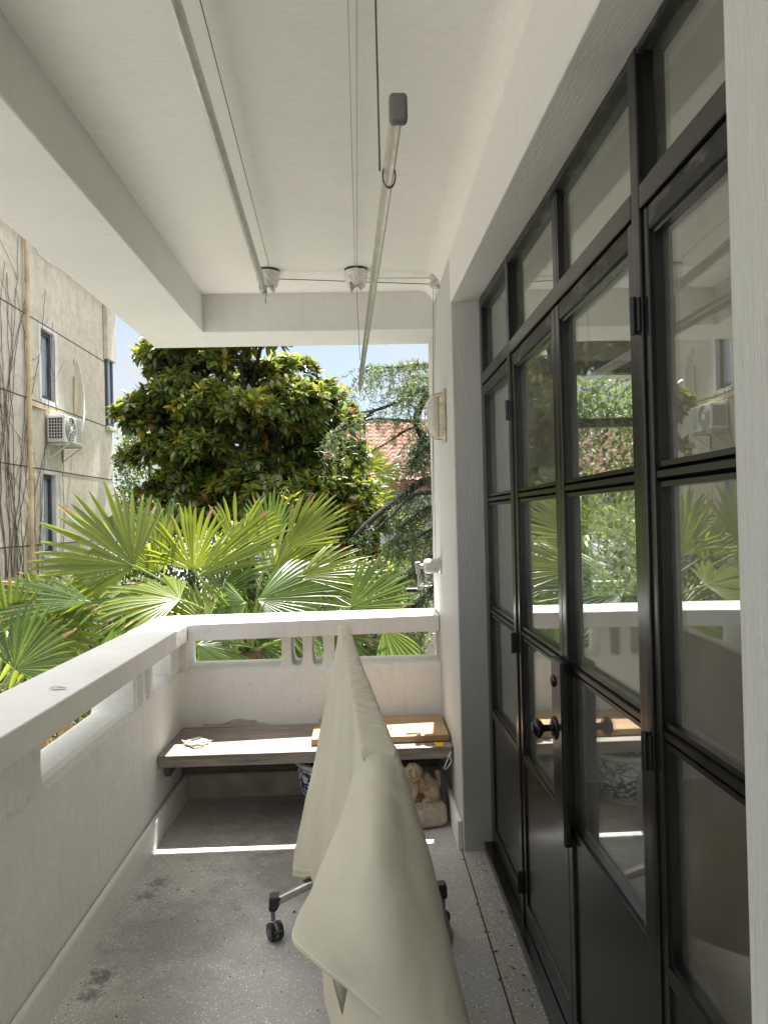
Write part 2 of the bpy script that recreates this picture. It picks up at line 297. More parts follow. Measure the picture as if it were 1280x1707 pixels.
# ---------------------------------------------------------------- mesh helpers
class MB:
    def __init__(s): s.v = []; s.f = []; s.mi = []; s.cur = 0
    def add(s, vs_, fs):
        o = len(s.v); s.v += [tuple(map(float, p)) for p in vs_]; s.f += [tuple(i+o for i in f) for f in fs]; s.mi += [s.cur]*len(fs); return s
    def box(s, a, b):
        x0, x1 = sorted((a[0], b[0])); y0, y1 = sorted((a[1], b[1])); z0, z1 = sorted((a[2], b[2]))
        return s.hexa([(x0,y0,z0),(x1,y0,z0),(x1,y1,z0),(x0,y1,z0),(x0,y0,z1),(x1,y0,z1),(x1,y1,z1),(x0,y1,z1)])
    def hexa(s, p): return s.add(p, [(0,3,2,1),(4,5,6,7),(0,1,5,4),(1,2,6,5),(2,3,7,6),(3,0,4,7)])
    def obox(s, c, ax, hs):
        c = np.array(c, float); ax = [nrm(a) for a in ax]; P = []
        for sz in (-1, 1):
            for sx, sy in ((-1,-1),(1,-1),(1,1),(-1,1)): P.append(c+ax[0]*hs[0]*sx+ax[1]*hs[1]*sy+ax[2]*hs[2]*sz)
        return s.hexa(P)
    def tube(s, pts, r, n=8, cap=True):
        pts = [np.array(p, float) for p in pts]; rs = r if hasattr(r, '__len__') else [r]*len(pts)
        up = None; rings = []
        for i, p in enumerate(pts):
            d = nrm(pts[min(i+1, len(pts)-1)]-pts[max(i-1, 0)])
            if up is None: up = nrm(np.cross(d, [0, 0, 1] if abs(d[2]) < .9 else [1, 0, 0]))
            up = nrm(up-d*up.dot(d)); w = np.cross(d, up)
            rings.append([p+rs[i]*(math.cos(2*math.pi*k/n)*up+math.sin(2*math.pi*k/n)*w) for k in range(n)])
        V = [q for rg in rings for q in rg]; Fc = []
        for i in range(len(pts)-1):
            for k in range(n): a = i*n+k; b = i*n+(k+1) % n; Fc.append((a, b, b+n, a+n))
        if cap: Fc += [tuple(reversed(range(n))), tuple((len(pts)-1)*n+k for k in range(n))]
        return s.add(V, Fc)
    def lathe(s, prof, c=(0,0,0), n=32, axis='Z', cap=True):
        V = []
        for (r, h) in prof:
            for k in range(n):
                a = 2*math.pi*k/n; u, w = r*math.cos(a), r*math.sin(a)
                V.append({'Z': (c[0]+u, c[1]+w, c[2]+h), 'X': (c[0]+h, c[1]+u, c[2]+w), 'Y': (c[0]+u, c[1]+h, c[2]+w)}[axis])
        Fc = []
        for i in range(len(prof)-1):
            for k in range(n): a = i*n+k; b = i*n+(k+1) % n; Fc.append((a, b, b+n, a+n))
        if cap: Fc += [tuple(reversed(range(n))), tuple((len(prof)-1)*n+k for k in range(n))]
        return s.add(V, Fc)
    def prism(s, poly, axis, a, b):
        n = len(poly); P = []
        for t_ in (a, b):
            for (u, w) in poly: P.append({'X': (t_, u, w), 'Y': (u, t_, w), 'Z': (u, w, t_)}[axis])
        return s.add(P, [tuple(range(n)), tuple(reversed(range(n, 2*n)))]+[(i, i+n, (i+1) % n+n, (i+1) % n) for i in range(n)])
    def build(s, name, mats, parent=None, smooth=False, bevel=0, loc=(0,0,0), fixn=True):
        me = bpy.data.meshes.new(name); lo = np.array(loc)
        me.from_pydata([tuple(np.array(p)-lo) for p in s.v] if any(loc) else s.v, [], s.f)
        mats = mats if isinstance(mats, (list, tuple)) else [mats]
        for m in mats: me.materials.append(m)
        if len(mats) > 1: me.polygons.foreach_set('material_index', s.mi)
        if smooth: me.polygons.foreach_set('use_smooth', [True]*len(me.polygons))
        if fixn:
            bm = bmesh.new(); bm.from_mesh(me); bmesh.ops.recalc_face_normals(bm, faces=bm.faces)
            bm.to_mesh(me); bm.free()
        me.update(); o = bpy.data.objects.new(name, me); C.objects.link(o); o.parent = parent
        if not parent: o.location = loc
        if bevel:
            b = o.modifiers.new('bevel', 'BEVEL'); b.width = bevel; b.segments = 2; b.limit_method = 'ANGLE'; b.angle_limit = math.radians(40)
            me.polygons.foreach_set('use_smooth', [True]*len(me.polygons))
            w = o.modifiers.new('wn', 'WEIGHTED_NORMAL'); w.keep_sharp = True
        return o
def fastmesh(name, V, Fq, mats, mi=None, parent=None, smooth=False):
    """V (n,3) array, Fq (m,k) array of equal-size faces"""
    me = bpy.data.meshes.new(name); V = np.asarray(V, np.float32); Fq = np.asarray(Fq, np.int32); m, k = Fq.shape
    me.vertices.add(len(V)); me.vertices.foreach_set('co', V.ravel()); me.loops.add(m*k); me.loops.foreach_set('vertex_index', Fq.ravel())
    me.polygons.add(m); me.polygons.foreach_set('loop_start', np.arange(0, m*k, k, dtype=np.int32)); me.polygons.foreach_set('loop_total', np.full(m, k, np.int32))
    for x in mats: me.materials.append(x)
    if mi is not None: me.polygons.foreach_set('material_index', np.asarray(mi, np.int32))
    if smooth: me.polygons.foreach_set('use_smooth', np.ones(m, bool))
    me.update(calc_edges=True); me.validate()
    o = bpy.data.objects.new(name, me); C.objects.link(o); o.parent = parent; return o
def tag(o, label=None, cat=None, group=None, kind=None):
    if label: o['label'] = label
    if cat: o['category'] = cat
    if group: o['group'] = group
    if kind: o['kind'] = kind
    return o
def thing(name, label, cat, group=None):
    return tag(empty(name), label, cat, group)
def empty(name, loc=(0,0,0)):
    o = bpy.data.objects.new(name, None); C.objects.link(o); o.location = loc; o.empty_display_size = .1; return o

# ================================================================= BALCONY SHELL
XW = .42; XL = -1.01; YF = 4.0; XRI = -.945; ZT = .957; ZR = .865; ZS = .70; ZC = 2.74; ZB = 2.53
YB = -1.6
# floor
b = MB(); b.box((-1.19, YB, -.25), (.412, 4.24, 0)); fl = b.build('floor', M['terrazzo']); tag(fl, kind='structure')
b = MB(); b.box((.418, YB, -.25), (.66, 4.0, .004)); tag(b.build('floor_edge_strip', M['terrazzo_edge'], bevel=.003), kind='structure')
b = MB(); b.box((.410, YB, -.2), (.420, 3.2, -.004)); tag(b.build('floor_joint', M['joint']), kind='structure')
# ceiling with a coved edge at the house wall
b = MB()
cove = [(-1.19, ZC), (-1.19, 3.0), (XW+.05, 3.0), (XW+.05, ZC-.08), (XW+.002, ZC-.08)] + [(XW+.001-.08*(1-math.cos(a)), ZC-.08+.08*math.sin(a)) for a in np.linspace(.15, math.pi/2, 9)]
b.prism(cove, 'Y', YB, 3.98); cl = b.build('ceiling', M['ceil']); tag(cl, kind='structure')
me = cl.data; me.polygons.foreach_set('use_smooth', [False]*len(me.polygons))
b = MB(); b.box((-1.185, YB-.01, ZB), (-.835, 3.93, ZC+.2)); tag(b.build('ceiling_beam_along_parapet', M['beam'], bevel=.008), kind='structure')
b = MB(); b.box((-1.185, 3.932, ZB), (XW+.02, 4.26, ZC+.26)); tag(b.build('ceiling_beam_across_end', M['beam'], bevel=.008), kind='structure')

# parapet: one cast thing, its rail, low wall and balusters are parts
par = thing('balcony_parapet', 'white painted masonry parapet around the balcony with a broad flat handrail and stubby balusters', 'parapet')
b = MB()
# low wall, side: rounded top
def wall_prof(x0, x1, z): return [(x0, -.25), (x0, z-.03), (x0+.012, z-.008), (x0+.035, z), (x1-.035, z), (x1-.012, z-.008), (x1, z-.03), (x1, -.25)]
b.prism([(u, w) for u, w in wall_prof(-1.19, XL, ZS)], 'Y', YB, YF)
b.prism([(u, w) for u, w in wall_prof(YF, 4.24, ZS)], 'X', -1.188, XW-.001)
b.build('low_wall', M['parapet'], par)
b = MB(); b.prism([(-1.005, 0), (-1.005, .115), (-1.0, .13), (-.985, .128), (-.982, .12), (-.98, 0)], 'Y', YB, 3.97)
b.build('skirting', M['parapet'], par)
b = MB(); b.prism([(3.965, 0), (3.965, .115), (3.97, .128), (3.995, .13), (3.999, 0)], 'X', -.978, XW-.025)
b.build('skirting', plain('brown_render', (.46, .41, .35), .9, 0, 7, .3), par)  # far skirting is browner and darker than the side one
b = MB()
b.box((-1.2, YB, ZR), (XRI, 3.90, ZT))
b.build('handrail', M['rail'], par, bevel=.007)
b = MB(); b.hexa([(-1.2, 3.90, ZR), (XRI, 3.88, ZR), (XW-.002, 4.03, ZR), (XW-.002, 4.30, ZR), (-1.2, 4.25, ZR), (-1.2,4.2,ZR)][:0] or
    [(-1.2, 3.902, ZR), (XRI, 3.902, ZR), (XRI, 4.28, ZR), (-1.2, 4.26, ZR), (-1.2, 3.902, ZT), (XRI, 3.902, ZT), (XRI, 4.28, ZT), (-1.2, 4.26, ZT)])
b.build('handrail_corner', M['rail'], par, bevel=.003)
b = MB(); b.hexa([(XRI+.001, 3.885, ZR), (XW-.002, 4.0, ZR), (XW-.002, 4.30, ZR), (XRI+.001, 4.28, ZR), (XRI+.001, 3.885, ZT), (XW-.002, 4.0, ZT), (XW-.002, 4.30, ZT), (XRI+.001, 4.28, ZT)])
b.build('handrail', M['rail'], par, bevel=.007)
# balusters: waisted slabs as deep as the wall
def baluster(c, along, d0, d1, w=.055):
    if along == 'Y': w = .046
    prof = []; z0, z1 = ZS-.012, ZR+.004
    for t_, k in ((0, .95), (.07, .66), (.2, .52), (.5, .47), (.78, .5), (.92, .55), (1, .62)): prof.append((w*k, z0+(z1-z0)*t_))
    poly = [(c-a, z) for a, z in prof]+[(c+a, z) for a, z in reversed(prof)]
    bb = MB(); bb.prism(poly, 'Y' if along == 'X' else 'X', d0, d1); bb.build('baluster', M['parapet'], par, bevel=.006)
for cx in (-.435, -.318, -.205): baluster(cx, 'X', YF+.015, 4.23)
for g in (3.18, 2.0, .83, -.34):
    for k in range(3): baluster(g+.115*k, 'Y', -1.185, -1.0)
b = MB(); b.box((-1.186, 3.83, ZS-.01), (-1.015, 4.236, ZR+.003)); b.build('corner_post', M['parapet'], par, bevel=.012)
b = MB(); b.box((-1.05, 4.005, ZS-.01), (-.98, 4.23, ZR+.003)); b.build('corner_post', M['parapet'], par, bevel=.012)
b = MB(); b.box((-1.19, YB-.2, -.25), (.42, YB-.002, ZT)); b.build('low_wall', M['parapet'], par)
# peeled paint edges above the bench: raised ragged flake
def flake(bb, pts, thick, ax):
    n = len(pts); P = [(x, YF-.0005, z) for x, z in pts]+[(x, YF-thick, z) for x, z in pts]
    bb.add(P, [tuple(range(n, 2*n))]+[(i, (i+1) % n, (i+1) % n+n, i+n) for i in range(n)])
b = MB()
pts = [(-.98, .40)]; x = -.98
zt = [.392, .395, .390, .395, .402, .416, .418, .408, .412, .394, .390]
pts = [(-.90+i*.035, z-.004+.008*random.random()) for i, z in enumerate(zt)]
poly = pts+[(-.54, .384), (-.90, .384)]
flake(b, poly, .003, 0); b.build('peeled_patch', plain('bare_render', (.58, .54, .48), .9, 0, 20, .3), par)

# house wall
wl_ = thing('house_wall', 'white brushed plaster house wall with a deep recess for the black glazed doors', 'wall')
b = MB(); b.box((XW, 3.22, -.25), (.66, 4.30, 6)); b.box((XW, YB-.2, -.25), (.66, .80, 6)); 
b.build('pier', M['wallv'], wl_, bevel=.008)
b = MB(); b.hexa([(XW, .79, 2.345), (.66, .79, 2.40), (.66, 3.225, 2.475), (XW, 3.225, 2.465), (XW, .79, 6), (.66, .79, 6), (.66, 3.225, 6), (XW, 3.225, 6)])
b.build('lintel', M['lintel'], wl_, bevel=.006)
b = MB()   # end wall with a window opening
for x0, x1, z0, z1 in ((.661, 1.20, -3.2, 6), (1.74, 5.0, -3.2, 6), (1.20, 1.74, -3.2, .95), (1.20, 1.74, 2.38, 6)): b.box((x0, 4.05, z0), (x1, 4.30, z1))
b.box((.662, -2.2, -3.2), (5, 4.05, -.3)); b.box((.662, -2.2, -.3), (5, -1.9, 6))
for y0, y1, z0, z1 in ((-1.9, -.8, -.3, 6), (3.3, 4.05, -.3, 6), (-.8, 3.3, -.3, .6), (-.8, 3.3, 2.5, 6)): b.box((4.8, y0, z0), (5, y1, z1))  # wall around an unseen side window, added to bring daylight into the room
b.box((.662, -1.9, 2.9), (4.8, 4.05, 3.1))
b.build('room_shell', M['interior'], wl_)
b = MB(); b.box((.662, -1.9, -.299), (4.79, 4.04, -.02)); b.build('room_floor', M['intfloor'], wl_)
b = MB(); b.box((XW, 4.27, .03), (XW+.001, 4.271, .031)) if False else None
b = MB(); b.box((XW-.022, 3.24, 0), (XW-.001, 3.995, .13)); b.build('skirting', M['parapet'], wl_, bevel=.004)
# interior window frame
b = MB()
for x0, x1, z0, z1 in ((1.20, 1.26, .95, 2.38), (1.68, 1.74, .95, 2.38), (1.26, 1.68, .95, 1.02), (1.26, 1.68, 2.31, 2.38), (1.26, 1.68, 2.0, 2.05)): b.box((x0, 4.12, z0), (x1, 4.18, z1))
b.build('rear_window_frame', M['blk'], wl_)
b = MB(); b.box((1.0, 4.302, 2.44), (1.95, 5.0, 2.50)); b.build('unseen_sun_blocker', M['wallv'], wl_, bevel=.004)  # unseen slab added above the rear window to keep sun off the room floor

# ================================================================= GLAZED DOOR SCREEN
scr = thing('glazed_door_screen', 'tall black steel framed glass doors with sidelights and transoms on the right', 'glass doors')
XF0, XF1, XG = .548, .60, .572
ZK, ZM1, ZM2, ZTR, ZTOP = .64, 1.085, 1.57, 2.09, 2.46
YA = [3.205, 2.585, 1.98, 1.375, .76]        # frame lines, far to near
fr = MB()
fr.box((XF0, YA[0]-.045, .0), (XF1, YA[0]+.012, 2.52)); fr.box((XF0, .70, 0), (XF1, .785, 2.52))
for y in (YA[1], YA[3]): fr.box((XF0-.006, y-.020, 0), (XF1, y+.020, ZTOP+.03))
fr.build('frame', M['blk'], scr, bevel=.003)
b = MB(); b.hexa([(XF0-.004, .79, 2.365), (XF1, .79, 2.365), (XF1, 3.16, 2.42), (XF0-.004, 3.16, 2.42), (XF0-.004, .79, 2.47), (XF1, .79, 2.47), (XF1, 3.16, 2.52), (XF0-.004, 3.16, 2.52)])
b.build('head_rail', M['blk_rough'], scr, bevel=.004)
b = MB()
for y0, y1 in ((YA[1]+.020, YA[0]-.045), (YA[3]+.020, YA[1]-.020), (.785, YA[3]-.020)): b.box((XF0-.006, y0, ZTR-.01), (XF1, y1, ZTR+.035))
b.build('transom_rail', M['blk'], scr, bevel=.003)
b = MB(); b.box((XF0-.035, .70, .004), (XF1, 3.22, .045)); b.build('threshold', M['blk'], scr, bevel=.004)
b = MB(); b.box((XF0+.005, YA[2]-.014, ZTR+.035), (XF1-.01, YA[2]+.014, 2.40)); b.build('transom_bar', M['blk'], scr, bevel=.002)
# transom panes
for y0, y1 in ((YA[1]+.020, YA[0]-.045), (YA[2]+.014, YA[1]-.020), (YA[3]+.020, YA[2]-.014), (.785, YA[3]-.020)):
    b = MB(); b.box((XG, y0+.001, ZTR+.036), (XG+.004, y1-.001, 2.44)); b.build('transom_pane', M['glass'], scr)
    b = MB()    # putty beads
    for (ya, yb, za, zb) in ((y0, y0+.014, ZTR+.035, 2.40), (y1-.014, y1, ZTR+.035, 2.40), (y0+.014, y1-.014, ZTR+.035, ZTR+.049)): b.box((XG-.018, ya, za), (XG-.0005, yb, zb))
    b.build('glazing_bead', M['blk'], scr)
def leaf(name, y0, y1, stile, label=None, open_side=None, xo=0.0, hinge_y=None, knob_y=None, rough_top=True):
    """panelled leaf: stiles, rails, three panes, solid kick panel"""
    e = empty(name); e.parent = scr
    if label: e['label'] = label
    a0, a1 = XF0+xo, XF1-.012+xo
    for ya in (y0, y1-stile): s = MB(); s.box((a0, ya, .05), (a1, ya+stile, ZTR-.014)); s.build('stile', M['blk'], e, bevel=.003)
    for za, zb in ((.05, .13), (ZK-.02, ZK+.012)): s = MB(); s.box((a0+.001, y0+stile, za), (a1-.001, y1-stile, zb)); s.build('rail', M['blk'], e, bevel=.003)
    s = MB(); s.box((a0+.001, y0+stile, ZTR-.06), (a1-.001, y1-stile, ZTR-.014)); s.build('top_rail', M['blk_rough'], e, bevel=.004)
    for z in (ZM1, ZM2): s = MB(); s.prism([(a0+.004, z-.006), (a0+.004, z+.006), (XG-.002, z+.014), (a1-.004, z+.012), (a1-.004, z-.012), (XG-.002, z-.014)], 'Y', y0+stile, y1-stile); s.build('muntin', M['blk'], e)
    s = MB(); s.box((XG-.016, y0+stile, .13), (XG+.002, y1-stile, ZK-.02)); s.build('kick_panel', M['blk'], e)
    s = MB()
    g = y0+stile; h = y1-stile
    for za, zb in ((ZK+.012, ZM1-.014), (ZM1+.014, ZM2-.014), (ZM2+.014, ZTR-.06)):
        p = MB(); p.box((XG+xo, g+.001, za+.001), (XG+.004+xo, h-.001, zb-.001)); p.build('pane', M['glass'], e)
        for (ya, yb, zc, zd) in ((g, g+.012, za, zb), (h-.012, h, za, zb), (g+.012, h-.012, za, za+.010), (g+.012, h-.012, zb-.010, zb)):
            s.box((XG-.016+xo, ya, zc), (XG-.0006+xo, yb, zd))
    s.build('glazing_bead', M['blk'], e)
    return e
leaf('sidelight', YA[1]+.022, YA[0]-.047, .020)
leaf('sidelight', .787, YA[3]-.022, .022)
d1 = leaf('door', YA[2]+.002, YA[1]-.022, .036, 'closed far leaf of the black double glass doors')
d2 = leaf('door', YA[3]+.022, YA[2]-.002, .036, 'closed near leaf of the black double glass doors, carrying lock and round knob')
for e, hy in ((d1, YA[1]), (d2, YA[3])):
    for z in (.18, 1.04, 1.88):
        s = MB(); s.box((XF0-.012, hy-.020, z-.032), (XF0-.0062, hy+.020, z+.032)); s.tube([(XF0-.014, hy, z-.037), (XF0-.014, hy, z+.037)], .007, 10)
        s.build('hinge', M['blk'], e, bevel=.002)
ky = YA[2]+.018
s = MB(); s.box((XF0-.024, YA[2]-.052, .60), (XF0-.001, YA[2]+.05, 1.10)); lk = s.build('lock_case', M['blk'], d2, bevel=.006)
s = MB(); s.lathe([(0.001, -.062), (.018, -.060), (.026, -.052), (.027, -.044), (.020, -.036), (.010, -.030), (.009, -.008), (.012, -.001)], (XF0-.026, ky, .905), 20, 'X')
s.build('knob', M['blk'], d2, smooth=True)
s = MB(); s.lathe([(.001, -.010), (.02, -.009), (.030, -.004), (.033, .0)], (XF0-.0245, ky, .905), 24, 'X'); s.build('rose', M['blk'], d2, smooth=True)
s = MB(); s.lathe([(.001, -.007), (.012, -.007), (.016, -.003), (.018, 0)], (XF0-.0245, ky, 1.035), 20, 'X'); s.build('keyhole_cover', M['blk'], d2, smooth=True)

# ================================================================= BENCH AND WHAT IS AROUND IT
bench = thing('wooden_bench', 'weathered grey-brown plank bench across the far end of the balcony', 'bench')
for (y0, y1, dz, mat) in ((3.50, 3.743, 0, M['oldwood']), (3.748, 3.990, -.004, M['oldwood'])):
    b = MB(); b.box((-1.004, y0, .325+dz), (XW-.004, y1, .383+dz)); o = b.build('seat_plank', mat, bench, bevel=.005)
M['darkwood'] = wood('dark_weathered_wood', (.09, .07, .055), (.19, .15, .12))
for bx in (((-1.0, 3.958, .136), (XW-.03, 3.998, .321)), ((-1.0, 3.60, .25), (-.975, 3.956, .321)), ((XW-.05, 3.60, .25), (XW-.027, 3.956, .321))):
    b = MB(); b.box(*bx); b.build('support_board', M['darkwood'], bench)
t_ = MB(); t_.box((.33, 3.53, .3842), (.375, 3.56, .387)); t_.box((.335, 3.503, .3835), (.37, 3.53, .3862)); t_.build('tape_patch', M['yellowtape'], bench)
brd = thing('short_board', 'new orange-brown wooden board lying on the right end of the bench', 'board')
b = MB(); b.box((-.275, 3.575, .3855), (XW-.012, 3.80, .418)); b.build('plank', M['newwood'], brd, bevel=.003)
b = MB(); b.box((-.255, 3.803, .3855), (XW-.012, 3.955, .417)); b.build('plank', M['newwood'], brd, bevel=.003)
b = MB()
for i in range(5):
    y = 3.63+.02*i+random.uniform(-.01, .01); x0 = -.92+random.uniform(-.02, .02); pts = []
    for k in range(9): pts.append((x0+.018*k+random.uniform(-.004, .004), y+.012*math.sin(k*1.1+i)+random.uniform(-.006, .006), .391+.012*random.random()))
    b.tube(pts, [.002, .005, .007, .009, .008, .01, .007, .005, .002], 5)
wr = b.build('plastic_wrapper', M['wrap'], smooth=True); tag(wr, 'crumpled clear plastic wrapper lying on the left end of the bench', 'wrapper')
b = MB(); pts = [(XW-.012, 3.52, .37), (XW-.020, 3.50, .355), (XW-.03, 3.49, .33), (XW-.045, 3.48, .30), (XW-.055, 3.475, .285), (XW-.045, 3.475, .282), (XW-.025, 3.48, .30), (XW-.014, 3.485, .32), (XW-.022, 3.49, .335), (XW-.012, 3.50, .36)]
b.tube(pts, .0028, 6); tag(b.build('string_loop', M['string'], smooth=True), 'loop of white string hanging from the right end of the bench', 'string')

# porcelain jardiniere
b = MB(); prof = [(.105, 0), (.112, .008), (.112, .022), (.125, .05), (.150, .10), (.166, .15), (.170, .19), (.165, .222), (.160, .236), (.163, .243), (.180, .252), (.184, .262), (.180, .270), (.158, .270), (.150, .255), (.150, .21), (.13, .10), (.09, .03), (.001, .028)]
b.lathe(prof, (0, 0, 0), 56, cap=False); po = b.build('planter_pot', M['porcelain'], smooth=True); po.location = (-.195, 3.76, .001)
tag(po, 'round blue and white porcelain planter under the bench', 'planter')

# stone lion: ellipsoids fused by a voxel remesh
def stone_lion():
    bm = bmesh.new()
    def ell(c, r, rot=None, sub=3):
        g = bmesh.ops.create_icosphere(bm, subdivisions=sub, radius=1); mt = Matrix.Translation(c)
        if rot: mt = mt @ rot
        mt = mt @ Matrix.Diagonal((*r, 1)); bmesh.ops.transform(bm, matrix=mt, verts=g['verts'])
    def limb(p, q, r0, r1):
        p, q = Vector(p), Vector(q)
        for i in range(8): t = i/7; rr = r0+(r1-r0)*t; ell(p.lerp(q, t), (rr, rr, rr), sub=2)
    g = bmesh.ops.create_cube(bm, size=1); bmesh.ops.transform(bm, matrix=Matrix.Translation((0, 0, .058)) @ Matrix.Diagonal((.20, .20, .112, 1)), verts=g['verts'])
    bmesh.ops.bevel(bm, geom=[e for e in bm.edges], offset=.014, segments=3, affect='EDGES')
    # the lion sits facing -X: haunches to the right
    ell((.038, .0, .160), (.052, .056, .055)); ell((.01, 0, .19), (.05, .050, .058)); ell((-.022, 0, .205), (.040, .044, .050))
    for s in (-1, 1):
        ell((.040, s*.048, .146), (.040, .022, .040)); limb((.04, s*.052, .125), (-.005, s*.056, .120), .017, .014)
        limb((-.035, s*.030, .20), (-.050, s*.034, .128), .020, .014); ell((-.062, s*.034, .122), (.020, .015, .011))
    # head turned a little to the camera
    hc = Vector((-.048, -.022, .256))
    ell(hc, (.044, .044, .042)); ell(hc+Vector((-.032, -.022, -.012)), (.024, .024, .019)); ell(hc+Vector((-.030, -.020, -.030)), (.018, .018, .009))
    ell(hc+Vector((-.052, -.034, -.004)), (.008, .010, .007))
    for s in ((-.035, -.030, .012), (-.046, -.004, .012)):
        ell(hc+Vector(s), (.011, .011, .010)); ell(hc+Vector(s)+Vector((.004, .004, .012)), (.014, .014, .005))
    for s in ((-.006, -.046, .006), (-.012, .044, .006)): ell(hc+Vector(s), (.012, .008, .016))
    for i in range(46):
        a = random.uniform(0, 2*math.pi); e_ = random.uniform(-.2, 1.35); d = Vector((math.cos(a)*math.cos(e_), math.sin(a)*math.cos(e_), math.sin(e_)))
        if d.x < -.25 and d.z < .75: continue
        ell(hc+d*.041, (.0085,)*3, sub=1)
    for i in range(26):
        a = random.uniform(-1.2, 1.2); d = Vector((math.cos(a), math.sin(a)*1.0, 0)); ell(hc+Vector((.015, 0, -.03-.012*(i % 3)))+d*(.036+.003*(i % 3)), (.010,)*3, sub=1)
    limb((.082, 0, .125), (.092, 0, .20), .014, .012); limb((.092, 0, .20), (.084, 0, .232), .013, .016)
    me = bpy.data.meshes.new('stone_lion'); bm.to_mesh(me); bm.free(); o = bpy.data.objects.new('stone_lion', me); C.objects.link(o)
    r = o.modifiers.new('r', 'REMESH'); r.mode = 'VOXEL'; r.voxel_size = .0030; r.use_smooth_shade = True
    sm = o.modifiers.new('s', 'SMOOTH'); sm.iterations = 1; sm.factor = .4
    dg = bpy.context.evaluated_depsgraph_get(); m2 = bpy.data.meshes.new_from_object(o.evaluated_get(dg)); o.modifiers.clear(); o.data = m2; m2.name = 'stone_lion'
    m2.materials.clear(); m2.materials.append(M['stone']); m2.polygons.foreach_set('use_smooth', [True]*len(m2.polygons)); return o
ln = stone_lion(); ln.location = (.262, 3.555, .001); ln.rotation_euler = (0, 0, math.radians(14))
tag(ln, 'carved ochre stone lion sitting on its block under the bench', 'statue')

# ================================================================= TABLE UNDER THE CLOTH
AX = nrm([-.104, 1.62, 0]); SX = np.array([AX[1], -AX[0], 0])      # along, across
T0 = np.array([.020, 1.40, 0]); T1 = np.array([-.086, 3.00, 0])
tb = thing('folding_table', 'flip-top table on castors standing folded upright beneath the cream cloth', 'table')
mid = (T0+T1)/2
b = MB(); b.obox(mid+np.array([0, 0, .755]), (AX, SX, (0, 0, 1)), (.78, .013, .285)); b.build('tabletop', M['ivory'], tb, bevel=.003)
for k, pc in enumerate((T0+AX*.32, T1-AX*.36)):
    b = MB(); b.tube([pc+(0, 0, .20), pc+(0, 0, .74)], .024, 16); b.build('leg', M['steel'], tb, smooth=False)
    for s in (-1, 1):
        tip = pc+SX*s*((.272 if s < 0 else .312) if k else .27); root = pc+SX*s*.01
        b = MB(); d = nrm(tip+np.array([0, 0, .135])-(root+np.array([0, 0, .245]))); up = nrm(np.cross(d, AX)); a0 = root+np.array([0, 0, .245]); a1 = tip+np.array([0, 0, .135])
        b.obox((a0+a1)/2, (d, AX, up), (np.linalg.norm(a1-a0)/2, .022, .014)); ft = b.build('foot', M['steel'], tb, bevel=.007)
        b = MB(); b.hexa([a1-AX*.023-up*.016-d*.012, a1+AX*.023-up*.016-d*.012, a1+AX*.023+up*.016-d*.012, a1-AX*.023+up*.016-d*.012,
                          tip+np.array([0, 0, .100])+SX*s*.034-AX*.016, tip+np.array([0, 0, .100])+SX*s*.034+AX*.016, tip+np.array([0, 0, .150])+SX*s*.048+AX*.016, tip+np.array([0, 0, .150])+SX*s*.048-AX*.016])
        # elbow cap going down to the castor stem
        b = MB(); c0 = tip+np.array([0, 0, .100])
        q = lambda du, dz, da: c0+SX*s*du+np.array([0, 0, dz])+AX*da
        b.hexa([q(.004, -.004, -.017), q(.034, -.004, -.017), q(.034, -.004, .017), q(.004, -.004, .017), q(-.022, .052, -.024), q(.030, .052, -.024), q(.030, .052, .024), q(-.022, .052, .024)])
        b.build('elbow_cap', M['darkplastic'], tb, bevel=.008)
        cst = empty('caster'); cst.parent = tb; sc = tip+SX*s*.019
        b = MB(); b.tube([sc+(0, 0, .060), sc+(0, 0, .1)], .008, 12); b.build('stem', M['greyplastic'], cst)
        ang = math.radians(28 if s < 0 else -50); wd = nrm(np.array([math.cos(ang), math.sin(ang), 0])); wy = np.array([-wd[1], wd[0], 0]); wc = sc-wy*.018+np.array([0, 0, .031])
        def disc(c, r, w, prof=None):
            bb = MB(); n = 28; V = []; rr = [(r*.55, -w), (r*.93, -w), (r, -w*.6), (r, w*.6), (r*.93, w), (r*.55, w)]
            for (q1, h) in rr:
                for t in range(n): a = 2*math.pi*t/n; V.append(c+wd*h+wy*q1*math.cos(a)+np.array([0, 0, 1])*q1*math.sin(a))
            Fc = [(i*n+t, i*n+(t+1) % n, (i+1)*n+(t+1) % n, (i+1)*n+t) for i in range(5) for t in range(n)]+[tuple(reversed(range(n))), tuple(5*n+t for t in range(n))]
            bb.add(V, Fc); return bb
        for sg in (-1, 1): disc(wc+wd*.015*sg, .0305, .009).build('wheel', M['darkplastic'], cst, smooth=False, bevel=.001)
        disc(wc, .0285, .0055).build('hub', M['greyplastic'], cst)
        for sg in (-1, 1): disc(wc+wd*.0245*sg, .012, .001).build('hub_cap', M['greyplastic'], cst)
        b = MB(); b.obox(wc-wy*.030+np.array([0, 0, .010]), (wd, wy, (0, 0, 1)), (.017, .009, .003)); b.build('brake_tab', M['darkplastic'], cst, bevel=.001)
b = MB(); b.obox(mid+np.array([0, 0, .62]), (AX, SX, (0, 0, 1)), (.46, .012, .02)); b.build('cross_bar', M['steel'], tb)
for o in tb.children: pass

